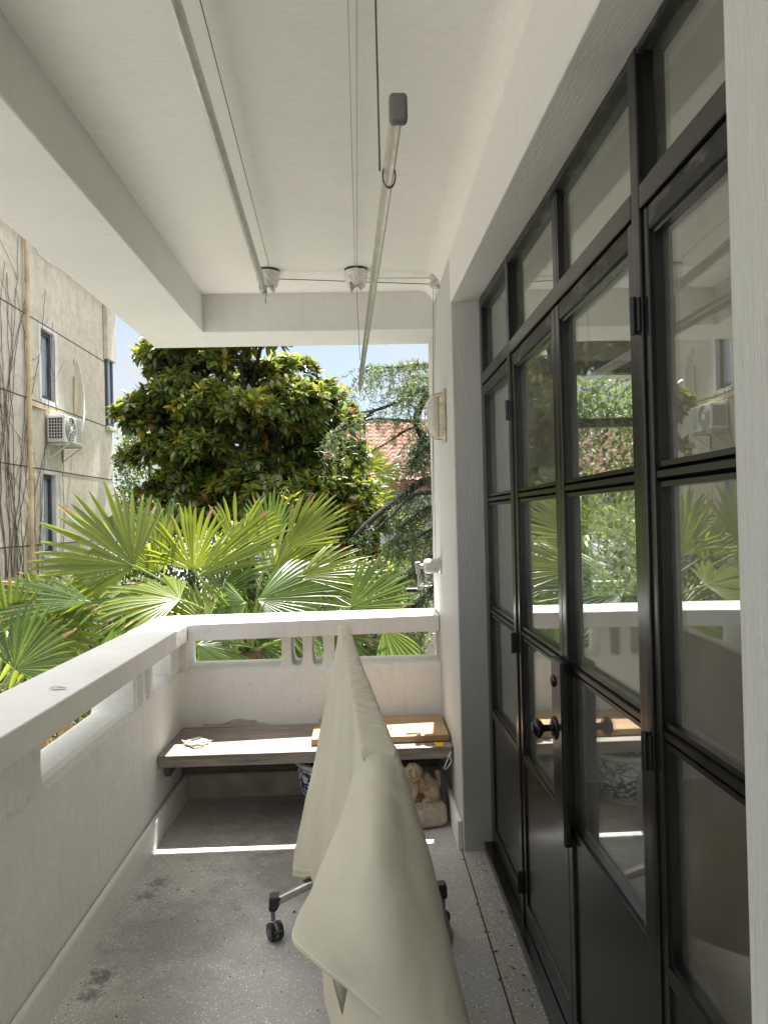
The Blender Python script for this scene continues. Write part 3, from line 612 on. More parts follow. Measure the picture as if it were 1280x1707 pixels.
# ---- cloth draped over the upright top, folded at the near end
ZH = 1.055
def cr_(P, t):                                     # Catmull-Rom through rows P (n,3)
    n = len(P); u = np.clip(t, 0, 1)*(n-1); i = np.minimum(u.astype(int), n-2); w = (u-i)[:, None]
    p0 = P[np.maximum(i-1, 0)]; p1 = P[i]; p2 = P[i+1]; p3 = P[np.minimum(i+2, n-1)]
    return .5*((2*p1)+(-p0+p2)*w+(2*p0-5*p1+4*p2-p3)*w**2+(-p0+3*p1-3*p2+p3)*w**3)
def A(x, y, Y): return atY(x, y, Y)
def TP(s, side, dz=0): p = T0+(T1-T0)*s; return np.array([p[0]+SX[0]*side, p[1]+SX[1]*side, ZH+dz])
w2 = .020
def WW(s_): return .020+.011*max(0, 1-s_/.55)
# columns: (top, upper mid, lower mid, hem), from the far-right round the left side and the near end to the right side
cols = [
 (TP(1.005, .012, -.006), (-.06, 3.05, .80), (-.05, 3.08, .50), (-.02, 3.02, .26)),            # far end, right
 (TP(1.010, 0, -.003),  (-.10, 3.08, .80), (-.12, 3.12, .50), (-.14, 3.10, .22)),             # far end centre
 (TP(1.005, -.012, -.006), (-.150, 3.02, .80), (-.215, 3.00, .50), (-.29, 2.92, .17)),        # far left edge
 (TP(.96, -WW(.96)), (-.140, 2.93, .80), (-.20, 2.90, .50), A(486, 1456, 2.78)),
 (TP(.85, -WW(.85)), (-.125, 2.76, .80), (-.18, 2.72, .50), A(500, 1463, 2.66)),
 (TP(.70, -WW(.70)), (-.100, 2.52, .80), (-.165, 2.50, .50), A(519, 1468, 2.48)),
 (TP(.50, -WW(.50)), (-.075, 2.20, .80), (-.125, 2.18, .50), (-.16, 2.16, .25)),
 (TP(.32, -WW(.32)), (-.045, 1.90, .80), (-.085, 1.86, .50), (-.12, 1.84, .26)),
 (TP(.18, -WW(.18)), (-.035, 1.68, .84), (-.050, 1.64, .56), (-.08, 1.60, .30)),
 (TP(.09, -WW(.09)), (-.030, 1.50, .90), (-.035, 1.45, .72), (-.06, 1.42, .50)),
 (TP(.03, -.032), (-.040, 1.42, .93), (-.085, 1.42, .80), (-.115, 1.44, .74)),              # back of the folded lobe
 (TP(0, -.034, .000), A(567, 1370, 1.36), A(520, 1477, 1.36), A(484, 1562, 1.38)),           # lobe tip
 (TP(-.006, -.026, -.002), A(590, 1385, 1.29), A(555, 1505, 1.27), A(520, 1607, 1.29)),
 (TP(-.012, -.006, -.004), A(615, 1400, 1.25), A(597, 1545, 1.21), A(575, 1652, 1.23)),
 (TP(-.012, .008, -.004), A(645, 1400, 1.25), A(648, 1570, 1.19), A(645, 1712, 1.19)),
 (TP(-.006, .026, -.002), A(673, 1390, 1.28), A(700, 1590, 1.21), A(720, 1785, 1.19)),
 (TP(.0, .034, .000), A(702, 1380, 1.33), A(745, 1560, 1.28), A(812, 1830, 1.25)),
 (TP(.03, .032), A(698, 1385, 1.42), A(738, 1550, 1.42), A(775, 1720, 1.44)),
 (TP(.08, WW(.08)), A(690, 1380, 1.55), A(722, 1520, 1.62), A(740, 1640, 1.70)),
 (TP(.18, WW(.18)), A(700, 1385, 1.72), A(730, 1490, 1.86), A(751, 1592, 1.98)),
 (TP(.34, WW(.34)), A(682, 1340, 1.95), A(718, 1450, 2.08), A(753, 1552, 2.15)),
 (TP(.52, WW(.52)), (.055, 2.25, .80), (.10, 2.28, .50), (.16, 2.34, .24)),
 (TP(.74, WW(.74)), (.020, 2.60, .80), (.06, 2.62, .50), (.10, 2.64, .24)),
 (TP(.93, WW(.93)), (-.020, 2.90, .80), (.01, 2.92, .50), (.05, 2.94, .24)),
 (TP(1.003, .013, -.005), (-.055, 3.045, .80), (-.045, 3.075, .50), (-.012, 3.015, .25)),
]
K = np.array([[np.array(p, float) for p in c] for c in cols])      # (n,4,3)
NU, NV = 460, 130
u = np.linspace(0, 1, NU)
# redistribute: equal parameter per control column
rows = [cr_(K[:, j], u) for j in range(4)]
S = np.zeros((NV, NU, 3)); R4 = np.stack(rows)           # 4,NU,3
tv = np.linspace(0, 1, NV)
for i in range(NU): S[:, i] = cr_(R4[:, i], tv)
# soft vertical folds, zero at the ridge, and fine creases
du = np.gradient(S, axis=1); dv = np.gradient(S, axis=0); N = np.cross(du, dv); N /= np.linalg.norm(N, axis=2, keepdims=True)+1e-9
disp = np.zeros((NV, NU))
for j in range(NV):
    for i in range(0, NU):
        p = S[j, i]; t = tv[j]
        fold = .012*t*mnoise.noise(Vector((p[1]*5.5+2, p[0]*3, p[2]*.9)))*(1 if p[1] > 1.35 else .7)
        crease = .0050*(1-t)**3*mnoise.noise(Vector((p[1]*46, p[0]*10, p[2]*9)))+.0030*mnoise.noise(Vector((p[1]*14, p[0]*14, p[2]*7)))+.0016*mnoise.noise(Vector((p[1]*31, p[0]*31, p[2]*19)))
        crease += .0055*math.sin(p[1]*105+2*mnoise.noise(Vector((p[2]*3, p[1]*4, 1))))*math.exp(-((p[1]-1.80)/.28)**2)*(1-t)**1.3*(1 if i < NU*.45 else .3)
        crease += (.0016 if t > .972 else 0)-.0020*math.exp(-((t-.965)/.006)**2)
        disp[j, i] = (fold+crease)*min(1, t*14)
S = S+N*disp[..., None]
faces = [(j*NU+i, j*NU+i+1, (j+1)*NU+i+1, (j+1)*NU+i) for j in range(NV-1) for i in range(NU-1)]
V = S.reshape(-1, 3)
# ridge cap: joins the two sides over the panel's edge
capn = 8; base_ = len(V); nS = 220; cap = []
ss = np.linspace(1.008, -.010, nS)
for q, s_ in enumerate(ss):
    endk = min(1, min(abs(s_+.010), abs(s_-1.008))/.012+.25)
    for k in range(capn+1):
        a = math.pi*k/capn; p = TP(s_, -math.cos(a)*(WW(s_)+.0035), math.sin(a)*.005*endk-.0010)
        p[2] += .0055*mnoise.noise(Vector((s_*75, k*.35, 3)))*min(1, max(0, s_)*8+.15)+.004*mnoise.noise(Vector((s_*9, 0, 1)))
        cap.append(p)
lo_ = len(cap)-(capn+1)
for k in range(capn+1): q_ = TP(-.016, -math.cos(math.pi*k/capn)*(WW(0)-.002), -.016); cap.append(q_)
V = np.vstack([V, np.array(cap)])
faces += [(base_+q*(capn+1)+k, base_+q*(capn+1)+k+1, base_+(q+1)*(capn+1)+k+1, base_+(q+1)*(capn+1)+k) for q in range(nS) for k in range(capn)]
cloth = fastmesh('table_cloth', V, np.array(faces), [M['cloth']], smooth=True)
so_ = cloth.modifiers.new('t', 'SOLIDIFY'); so_.thickness = .0012; so_.offset = 0
tag(cloth, 'long cream cloth draped over the upright folded table, its near end hanging in a cone', 'cloth')
# inner hanging layer of the near overhang
K2 = np.array([[A(600, 1500, 1.36), A(588, 1600, 1.36), A(566, 1720, 1.36), A(548, 1840, 1.36)],
               [A(630, 1500, 1.29), A(625, 1600, 1.27), A(612, 1740, 1.26), A(600, 1880, 1.26)],
               [A(665, 1500, 1.27), A(672, 1600, 1.25), A(675, 1760, 1.24), A(680, 1900, 1.24)],
               [A(700, 1520, 1.36), A(715, 1620, 1.36), A(735, 1760, 1.36), A(750, 1860, 1.36)]])
nu, nv = 60, 40; rr = np.stack([cr_(K2[:, j], np.linspace(0, 1, nu)) for j in range(4)]); S2 = np.stack([cr_(rr[:, i], np.linspace(0, 1, nv)) for i in range(nu)], 1)
o = fastmesh('inner_fold', S2.reshape(-1, 3), np.array([(j*nu+i, j*nu+i+1, (j+1)*nu+i+1, (j+1)*nu+i) for j in range(nv-1) for i in range(nu-1)]), [M['cloth']], parent=cloth, smooth=True)
# second layer showing along the far right edge
K3 = np.array([[TP(.98, w2+.006, -.01), TP(.98, .06, -.3), TP(.98, .10, -.6), TP(.98, .13, -.8)], [TP(.5, w2+.006, -.006), TP(.5, .07, -.3), TP(.5, .13, -.6), TP(.5, .18, -.8)], [TP(.2, w2+.007, -.008), TP(.2, .075, -.3), TP(.2, .13, -.6), TP(.2, .17, -.78)]])
# ================================================================= CLOTHES RAILS, CORDS, PULLEYS
def rail_bar(name, p0, p1, label, width, height, matc, hook=True, loc_grp=None, ringat=()):
    e = thing(name, label, 'clothes rail', 'wind-up aluminium clothes rails')
    p0, p1 = np.array(p0), np.array(p1); d = nrm(p1-p0); s = nrm(np.cross(d, (0, 0, 1))); up = np.cross(s, d)
    # channelled profile: oval top tube with a flat flange below
    prof = [(-.35, .5), (.35, .5), (.5, .38), (.5, .18), (.36, .08), (.16, .02), (.16, -.5), (-.16, -.5), (-.16, .02), (-.36, .08), (-.5, .18), (-.5, .38)]
    V = [p+s*a*width+up*h*height for p in (p0, p1) for a, h in prof]; n = len(prof)
    b = MB(); b.add(V, [tuple(range(n)), tuple(range(2*n-1, n-1, -1))]+[(i, (i+1) % n, (i+1) % n+n, i+n) for i in range(n)]); b.build('bar', matc, e)
    L = np.linalg.norm(p1-p0); k = .25
    while k < L-.1:
        b = MB(); c = p0+d*k+up*(-.24*height); b.obox(c, (d, s, up), (.016, width*.16+.0012, .0055)); k += .26; b.build('slot', M['wrap'], e)
    b = MB(); b.obox(p0-d*.006, (d, s, up), (.011, .0135, height*.52)); b.build('end_cap', M['cap'], e, bevel=.006)
    b = MB(); b.obox(p1+d*.012, (d, s, up), (.018, width*.42, height*.36)); b.obox(p1+d*.04-up*.006, (d, s, up), (.014, width*.2, height*.18)); b.build('end_cap', M['aluw'], e, bevel=.004)
    if hook:
        b = MB(); c = p1+d*.045-up*height*.3; b.tube([c, c-up*.012+d*.004, c-up*.022+d*.012, c-up*.018+d*.02, c-up*.010+d*.02], .0022, 6); b.build('hook', M['wire'], e)
    for k in ringat:
        c = p0+d*k; b = MB(); b.tube([c+s*math.cos(a)*width*.60+up*(math.sin(a)*height*.54) for a in np.linspace(0, 2*math.pi, 17)], .0016, 6, cap=False); b.build('cord_ring', M['wire'], e)
    return e
zl = 2.60
rail_bar('clothes_rail', (-.345, .55, zl+.03), atY(441, 487, 3.50), 'left clothes rail drawn up close under the ceiling', .026, .050, M['aluw'], ringat=(2.88,))
rn = atY(663, 186, 1.06); rf = atY(600, 645, 3.62)
rail_bar('clothes_rail', rn, rf, 'right clothes rail lowered on its cords, nearer end capped in grey', .019, .040, M['alu'], ringat=(.21,))
def cord(name, pts, r, mat, label):
    b = MB(); b.tube(pts, r, 6); return tag(b.build(name, mat, smooth=True), label, 'cord', 'thin cords of the clothes rails')
pL = np.array([-.435, 3.57, ZC]); pR = np.array([.0, 3.57, ZC]); pW = np.array(atX(722, 468, XW-.03))
def pulley(p, label):
    e = thing('ceiling_pulley', label, 'pulley', 'plastic-wrapped ceiling pulleys')
    b = MB(); b.lathe([(.058, 0), (.058, -.006), (.050, -.010), (.02, -.012)], tuple(p-np.array([0, 0, .001])), 24); b.build('ceiling_plate', M['darkplastic'], e)
    # crumpled wrap skirt
    V = []; n = 44; rws = 9
    for j in range(rws):
        t = j/(rws-1); h = -.012-.072*t
        for k in range(n):
            a = 2*math.pi*k/n; rr = .060-.017*t+.006*mnoise.noise(Vector((math.cos(a)*3, math.sin(a)*3, t*4+p[0]*9)))+.003*random.uniform(-1, 1)
            hh = h+(.014*math.sin(a*5+p[0])+.006*random.uniform(-1, 1))*t
            V.append((p[0]+rr*math.cos(a), p[1]+rr*math.sin(a), p[2]+hh))
    b = MB(); b.add(V, [(j*n+k, j*n+(k+1) % n, (j+1)*n+(k+1) % n, (j+1)*n+k) for j in range(rws-1) for k in range(n)]); w = b.build('plastic_wrap', M['wrap'], e, fixn=False)
    b = MB(); b.lathe([(.001, 0), (.020, 0), (.024, -.006), (.024, -.03), (.016, -.04), (.009, -.058), (.001, -.060)], tuple(p-np.array([0, 0, .02])), 16); b.build('wheel_block', M['darkplastic'], e, smooth=True)
    return e
pulley(pL, 'left plastic-wrapped pulley on the ceiling above the raised rail'); pulley(pR, 'plastic-wrapped pulley in the middle of the ceiling beside the lowered rail')
# corner pulley on the wall
e = thing('corner_pulley', 'white corner pulley block with two wheels at the top of the right wall', 'pulley')
b = MB(); b.box((XW-.012, pW[1]-.02, pW[2]-.03), (XW-.001, pW[1]+.02, pW[2]+.05)); b.build('bracket', M['aluw'], e, bevel=.003)
for k, dz in ((0, .012), (1, -.018)):
    b = MB(); b.lathe([(.018, -.008), (.019, -.006), (.014, 0), (.019, .006), (.018, .008)], (XW-.032, pW[1]-.01+.012*k, pW[2]+dz), 20, 'Y'); b.build('wheel', M['alu'], e)
b = MB(); b.tube([(XW-.03, pW[1]-.005, pW[2]-.03), (XW-.015, pW[1]-.005, pW[2]-.036), (XW-.002, pW[1]-.005, pW[2]-.03)], .008, 8); b.build('arm', M['aluw'], e, smooth=True)
b = MB(); b.tube([(XW-.012, pW[1], pW[2]+.045), (XW-.032, pW[1]-.008, pW[2]+.01)], .011, 8); b.build('arm', M['aluw'], e, smooth=True)
zc = ZC-.035
cord('cord', [pL+(0.02, 0, -.04), pW+(0, 0, -.018)], .0022, M['wire'], 'cord running across from the left ceiling pulley to the corner pulley')
cord('cord', [pR+(0.02, 0, -.045), pW+(0, 0, .015)], .0022, M['wirel'], 'cord running from the middle ceiling pulley to the corner pulley')
fy = .95
cord('cord', [pR+(.0, 0, -.05), atY(597+3, 600, 3.50)], .0015, M['wire'], 'thin cord dropping from the middle pulley to the far end of the lowered rail')
hz = rn+(rf-rn)*.083
cord('cord', [(hz[0]-.016, hz[1], hz[2]+.01), (hz[0]-.016, hz[1], hz[2]+.16), (hz[0]-.017, hz[1], ZC-.002)], .0020, M['wire'], 'dark cord rising from the near end of the lowered rail to the ceiling')
cord('cord', [pR+(-.004, -.01, -.02), (-.004, .6, ZC-.03)], .0011, M['wirel'], 'leftmost of the two pale cords running along the ceiling towards the viewer')
cord('cord', [pR+(.006, -.01, -.02), (.022, .6, ZC-.03)], .0011, M['wirel'], 'rightmost of the two pale cords running along the ceiling towards the viewer')
cord('cord', [pL+(.02, -.02, -.03), (-.30, .5, ZC-.04)], .0014, M['wire'], 'cord running alongside the raised left rail under the ceiling')
# winch
wc = np.array(atX(735, 943, XW)); 
e = thing('clothes_rail_winch', 'grey metal winch with a crank handle screwed to the right wall', 'winch')
b = MB(); b.lathe([(.001, 0), (.046, 0), (.046, -.010), (.040, -.014)], (XW-.001, wc[1], wc[2]), 28, 'X'); b.build('wall_plate', M['alu'], e, smooth=False)
b = MB(); b.lathe([(.038, -.012), (.040, -.018), (.040, -.075), (.036, -.088), (.020, -.096), (.001, -.097)], (XW, wc[1], wc[2]), 28, 'X'); b.build('drum_housing', M['aluw'], e, smooth=True)
b = MB(); b.tube([(XW-.095, wc[1], wc[2]), (XW-.125, wc[1], wc[2])], .012, 12)
b.hexa([(XW-.135, wc[1]-.014, wc[2]-.04), (XW-.112, wc[1]-.014, wc[2]-.05), (XW-.112, wc[1]+.014, wc[2]-.05), (XW-.135, wc[1]+.014, wc[2]-.04), (XW-.140, wc[1]-.016, wc[2]+.022), (XW-.112, wc[1]-.016, wc[2]+.025), (XW-.112, wc[1]+.016, wc[2]+.025), (XW-.140, wc[1]+.016, wc[2]+.022)])
b.box((XW-.128, wc[1]-.009, wc[2]-.13), (XW-.116, wc[1]+.009, wc[2]-.045)); b.build('crank_arm', M['aluw'], e, bevel=.002)
b = MB(); b.tube([(XW-.115, wc[1], wc[2]-.128), (XW-.132, wc[1], wc[2]-.128)], .007, 10); b.tube([(XW-.132, wc[1], wc[2]-.128), (XW-.190, wc[1], wc[2]-.128)], .0125, 14); b.build('crank_grip', M['darkplastic'], e, smooth=False)
cord('cord', [pW+(0, 0, -.03), (XW-.045, wc[1], wc[2]+.038)], .0017, M['wire'], 'left cord running down the right wall from corner pulley to winch')
cord('cord', [pW+(.012, 0, -.03), (XW-.03, wc[1]-.05, 1.9), (XW-.028, wc[1], wc[2]+.038)], .0017, M['wirel'], 'right cord running down the right wall behind the bulkhead lamp')
# bulkhead lamp
lc = np.array(atX(742, 694, XW)); H = .117
e = thing('bulkhead_lamp', 'oval ivory bulkhead lamp with a wire guard on the right wall', 'wall lamp')
def oval(w, h, n=28, p=2.6): return [(math.copysign(abs(math.cos(a))**(2/p), math.cos(a))*w, math.copysign(abs(math.sin(a))**(2/p), math.sin(a))*h) for a in np.linspace(0, 2*math.pi, n, endpoint=False)]
def ovalstack(levels, mat, name):
    n = 28; V = []
    for (x, w, h) in levels: V += [(x, lc[1]+a, lc[2]+c) for a, c in oval(w, h, n)]
    b = MB(); b.add(V, [(i*n+k, i*n+(k+1) % n, (i+1)*n+(k+1) % n, (i+1)*n+k) for i in range(len(levels)-1) for k in range(n)]+[tuple(range(n)), tuple((len(levels)-1)*n+k for k in range(n))]); return b.build(name, mat, e, smooth=True)
ovalstack([(XW-.001, .055, H*.93), (XW-.014, .060, H*.98), (XW-.030, .058, H*.95), (XW-.034, .052, H*.9)], M['ivory'], 'base')
b = MB(); b.box((XW-.016, lc[1]-.05, lc[2]-H*1.12), (XW-.001, lc[1]+.05, lc[2]+H*1.12)); b.build('mounting_plate', M['ivory'], e, bevel=.006)
ovalstack([(XW-.032, .047, H*.84), (XW-.060, .045, H*.82), (XW-.078, .038, H*.72), (XW-.088, .024, H*.5), (XW-.090, .01, H*.2)], M['lampglass'], 'glass_dome')
ovalstack([(XW-.03, .018, .045), (XW-.05, .020, .05), (XW-.066, .014, .035)], M['string'], 'bulb')
b = MB()
b.tube([(XW-.02, lc[1]-.0, lc[2]+H*.98), (XW-.06, lc[1], lc[2]+H*.93), (XW-.092, lc[1], lc[2]+H*.68), (XW-.100, lc[1], lc[2]+H*.3), (XW-.100, lc[1], lc[2]-H*.3), (XW-.092, lc[1], lc[2]-H*.68), (XW-.06, lc[1], lc[2]-H*.93), (XW-.02, lc[1], lc[2]-H*.98)], .0030, 8)
for dz in (-.42, .42): b.tube([(XW-.02, lc[1]-.062, lc[2]+H*dz), (XW-.07, lc[1]-.055, lc[2]+H*dz), (XW-.098, lc[1]-.02, lc[2]+H*dz), (XW-.101, lc[1], lc[2]+H*dz), (XW-.098, lc[1]+.02, lc[2]+H*dz), (XW-.07, lc[1]+.055, lc[2]+H*dz), (XW-.02, lc[1]+.062, lc[2]+H*dz)], .0026, 8)
b.tube([(XW-.045, lc[1]+a*1.06, lc[2]+c*1.06) for a, c in oval(.05, H*.9, 32)+oval(.05, H*.9, 32)[:1]], .0028, 6, cap=False)
b.build('wire_guard', M['ivory'], e, smooth=True)
# dry leaf on the handrail
b = MB(); p = atZ(95, 1148, ZT+.003); b.add([p+(-.03, 0, .001), p+(-.01, .012, .008), p+(.02, .010, .004), p+(.035, 0, .001), p+(.015, -.010, .007), p+(-.012, -.010, .002), p+(0, 0, .003)], [(0,6,1),(1,6,2),(2,6,3),(3,6,4),(4,6,5),(5,6,0)])
tag(b.build('dry_leaf', M['paperbit']), 'small curled dry leaf lying on the left handrail', 'leaf')

# ================================================================= OUTSIDE
GZ = -3.2
b = MB(); b.box((-150, -60, GZ-.5), (150, 400, GZ)); tag(b.build('ground', M['ground']), kind='structure')

# ---- neighbouring building on the left: face parallel to the balcony
XN = -5.4
nb = thing('stucco_building', 'weathered beige stucco building on the left with dry creeper, air conditioner and narrow windows', 'building')
def zy(x, y): p = atX(x, y, XN); return p[1], p[2]
YC = zy(187, 700)[0]
wins = []
w1 = (zy(67, 612)[0], zy(92, 612)[0]); z1 = (zy(80, 667)[1], zy(80, 552)[1])
w2_ = (zy(71, 840)[0], zy(94, 840)[0]); z2 = (zy(82, 905)[1]-.2, zy(82, 790)[1])
w3 = (zy(62, 430)[0], zy(93, 430)[0]); z3 = (zy(78, 428)[1], zy(78, 428)[1]+.45)
ops = [(w1, z1), (w2_, z2), (w3, z3)]
# wall built as strips around the openings
ys = sorted({6.5, YC, *[v for o_ in ops for v in o_[0]]})
b = MB()
for i in range(len(ys)-1):
    ya, yb = ys[i], ys[i+1]; cuts = sorted([o_[1] for o_ in ops if o_[0][0] <= ya+1e-6 and o_[0][1] >= yb-1e-6]); z = GZ
    for (za, zb) in cuts: b.box((XN-.25, ya, z), (XN, yb, za)); z = zb
    b.box((XN-.25, ya, z), (XN, yb, 6.35))
b.box((XN-8, YC-.25, GZ), (XN-.25, YC, 6.35)); b.box((XN-8, 6.5, 6.2), (XN-.25, YC-.25, 6.345)); b.box((XN-8, 6.5, GZ), (XN-.25, 6.75, 6.19)); b.box((XN-2, 6.8, GZ), (XN-.9, YC-.3, 6.15)); b.box((XN-8.2, 6.35, 6.351), (XN+.18, YC+.18, 6.5)) 
b.build('wall', M['stucco'], nb)
# corner bay with a window strip standing proud
cz0, cz1 = zy(181, 712)[1], zy(181, 603)[1]; cy0 = zy(174, 650)[0]
b = MB(); b.box((XN+.004, cy0, cz1), (XN+.10, YC+.06, 6.34)); b.build('corner_overhang', M['stucco'], nb, bevel=.01)
b = MB(); b.box((XN+.004, cy0+.02, cz0-.09), (XN+.10, YC+.08, cz0)); b.build('corner_sill', M['stucco'], nb, bevel=.01)
cw = empty('window'); cw.parent = nb
b = MB(); b.box((XN+.003, cy0+.05, cz0), (XN+.05, cy0+.13, cz1)); b.box((XN+.003, YC-.10, cz0), (XN+.05, YC-.02, cz1)); b.box((XN+.003, cy0+.13, cz0), (XN+.05, YC-.10, cz0+.07)); b.build('frame', M['dframe'], cw)
b = MB(); b.box((XN+.003, cy0+.13, cz0+.07), (XN+.02, YC-.10, cz1)); b.build('pane', M['farglass'], cw)
for (ya, yb), (za, zb) in ops:
    w = empty('window'); w.parent = nb
    b = MB(); t = .07
    for q in ((ya-.05, ya+.03, za-.03, zb+.05), (yb-.03, yb+.10, za-.03, zb+.05), (ya+.03, yb-.03, zb-.01, zb+.05), (ya+.03, yb-.03, za-.08, za)): b.box((XN-.2, q[0], q[2]), (XN+.014, q[1], q[3]))
    b.build('surround', M['trim'], w)
    b = MB()
    for q in ((ya+.031, ya+.09, za, zb), (yb-.10, yb-.031, za, zb), (ya+.09, yb-.10, zb-.09, zb-.011), (ya+.09, yb-.10, za+.001, za+.08)): b.box((XN-.14, q[0], q[2]), (XN-.06, q[1], q[3]))
    if za < 1: b.box((XN-.14, ya+.09, (za+zb)/2+.1), (XN-.07, yb-.10, (za+zb)/2+.16))
    b.build('frame', M['dframe'], w)
    b = MB(); b.box((XN-.11, ya+.09, za+.08), (XN-.10, yb-.10, zb-.09)); b.build('pane', M['farglass'] if za > 1 else plain('dark_pane', (.06, .06, .065), .15), w)
# expansion joints and flat band
b = MB()
def band(bb, x, y, h=.018, d=.004): z = zy(x, y)[1]; bb.box((XN, 6.55, z-h/2), (XN+d, YC-.06, z+h/2))
for (x, y) in ((40, 521), (40, 661), (40, 777), (20, 912), (40, 385)): band(b, x, y)
b.build('joint_line', M['joint'], nb)
z = zy(60, 677)[1]; b = MB(); b.box((XN+.001, zy(47, 700)[0], z-.025), (XN+.05, zy(100, 700)[0], z+.02)); b.build('cable_duct', M['pipe'], nb)
pd = zy(41, 600)[0]
b = MB(); b.tube([(XN+.07, pd, 6.3), (XN+.07, pd, GZ+.1)], .036, 10)
for z in np.arange(-2.5, 6.2, 1.6): b.lathe([(.042, -.03), (.042, .03)], (XN+.07, pd, z), 12)
dp = b.build('drainpipe', M['pipe'], smooth=False); tag(dp, 'rust-stained cream drainpipe running down the beige building', 'drainpipe')
# conduits
b = MB(); yq = zy(123, 660)[0]; b.tube([(XN+.03, yq, zy(123, 690)[1]), (XN+.03, yq, zy(123, 628)[1])], .022, 8); b.build('conduit', M['pipe'], nb)
b = MB(); pts = [atX(138, 718, XN+.25), atX(141, 690, XN+.10), atX(140, 660, XN+.06), atX(137, 630, XN+.05), atX(131, 608, XN+.05), atX(126, 598, XN+.03), atX(124, 606, XN+.01)]
b.tube(pts, .019, 8); tag(b.build('insulated_pipe', M['trim'], smooth=True), 'white insulated refrigerant pipe arching up from the air conditioner', 'pipe')
# air conditioner
ac = thing('air_conditioner', 'white air conditioner outdoor unit bracketed to the beige building', 'air conditioner')
ay0, ay1 = 12.55, 13.32; az0, az1 = atY(100, 742, 12.55)[2]+.06, atY(100, 691, 12.55)[2]; ax0, ax1 = XN+.03, XN+.33
b = MB(); b.box((ax0, ay0, az0), (ax1, ay1, az1)); b.build('casing', M['acw'], ac, bevel=.012)
b = MB(); b.box((ax0+.03, ay0-.004, az0+.05), (ax1-.03, ay0-.001, az1-.05)); b.build('side_intake', M['acd'], ac)
b = MB()
for k in range(6): x = ax0+.03+(ax1-ax0-.06)*k/5; b.box((x-.004, ay0-.014, az0+.04), (x+.004, ay0-.005, az1-.04))
for k in range(8): z = az0+.05+(az1-az0-.1)*k/7; b.box((ax0+.026, ay0-.020, z-.004), (ax1-.026, ay0-.0145, z+.004))
b.build('side_grille', M['acw'], ac)
fc = (ay0+.25, (az0+az1)/2)
b = MB(); b.lathe([(.001, 0), (.215, 0), (.22, .004), (.22, -.001)], (ax1+.002, fc[0], fc[1]), 32, 'X'); b.build('fan_opening', M['acd'], ac)
b = MB()
for r in (.06, .10, .14, .18, .215): b.tube([(ax1+.014, fc[0]+r*math.cos(a), fc[1]+r*math.sin(a)) for a in np.linspace(0, 2*math.pi, 25)], .004, 5, cap=False)
for a in np.linspace(0, 2*math.pi, 8, endpoint=False): b.tube([(ax1+.016, fc[0]+.05*math.cos(a), fc[1]+.05*math.sin(a)), (ax1+.012, fc[0]+.22*math.cos(a), fc[1]+.22*math.sin(a))], .004, 5)
b.lathe([(.001, .022), (.055, .018), (.055, .008)], (ax1, fc[0], fc[1]), 20, 'X'); b.build('fan_guard', M['acw'], ac)
b = MB()
for k in range(12): z = az0+.06+k*.035; b.box((ax1+.001, ay1-.25, z), (ax1+.006, ay1-.03, z+.012))
b.build('vent_slats', M['greyplastic'], ac)
b = MB()
for y in (ay0+.06, ay1-.10):
    b.box((XN+.002, y, az0-.055), (ax1+.04, y+.035, az0-.018)); b.box((XN+.002, y, az0-.30), (XN+.035, y+.035, az0-.056)); b.tube([(XN+.03, y+.017, az0-.28), (ax1, y+.017, az0-.06)], .014, 6)
b.build('bracket', M['aluw'], ac)
# creeper stems
b = MB(); random.seed(11)
for i in range(30):
    yb = zy(random.uniform(-25, 34), 800)[0] if i < 25 else zy(random.uniform(46, 66), 800)[0]; z = GZ if i < 25 else random.uniform(0, 1.5); top = random.uniform(4.5, 6.2) if i < 25 else z+random.uniform(1.0, 3.0)
    pts = []; dr = random.uniform(-.05, .05); y = yb
    while z < top:
        pts.append((XN+.012+random.uniform(0, .01), y, z)); z += .16; dr = dr*.9+random.uniform(-.03, .03); y += dr
        if random.random() < .09:
            q = [(XN+.012, y, z)]; yy, zz = y, z; a = random.choice((-1, 1))*random.uniform(.3, 1.1)
            for _ in range(random.randint(4, 10)): yy += .10*math.sin(a); zz += .10*math.cos(a); a += random.uniform(-.35, .35); q.append((XN+.012, yy, zz))
            b.tube(q, np.linspace(.004, .0025, len(q)), 4)
    b.tube(pts, np.linspace(.009 if i < 25 else .005, .004, len(pts)), 5)
tag(b.build('dry_creeper', M['vine']), 'leafless dry creeper stems climbing the beige building beside the drainpipe', 'creeper')
b = MB(); b.box((-5.38, 9.2, -2.55), (-3.9, 10.9, -2.50)); b.build('roof', M['ivory'], sh := thing('garden_shed', 'low garden shed with a pale flat roof and slatted sides seen below the left parapet', 'shed'))
b = MB()
for k in range(11): b.box((-5.3+.13*k, 9.3, GZ), (-5.2+.13*k, 9.33, -2.55))
for k in range(12): b.box((-3.98, 9.34+.13*k, GZ), (-3.95, 9.44+.13*k, -2.55))
b.build('slatted_side', M['redwood'], sh)
b = MB(); b.box((-5.2, 9.4, GZ), (-4.1, 10.8, -2.56)); b.build('body', M['palewall'], sh)

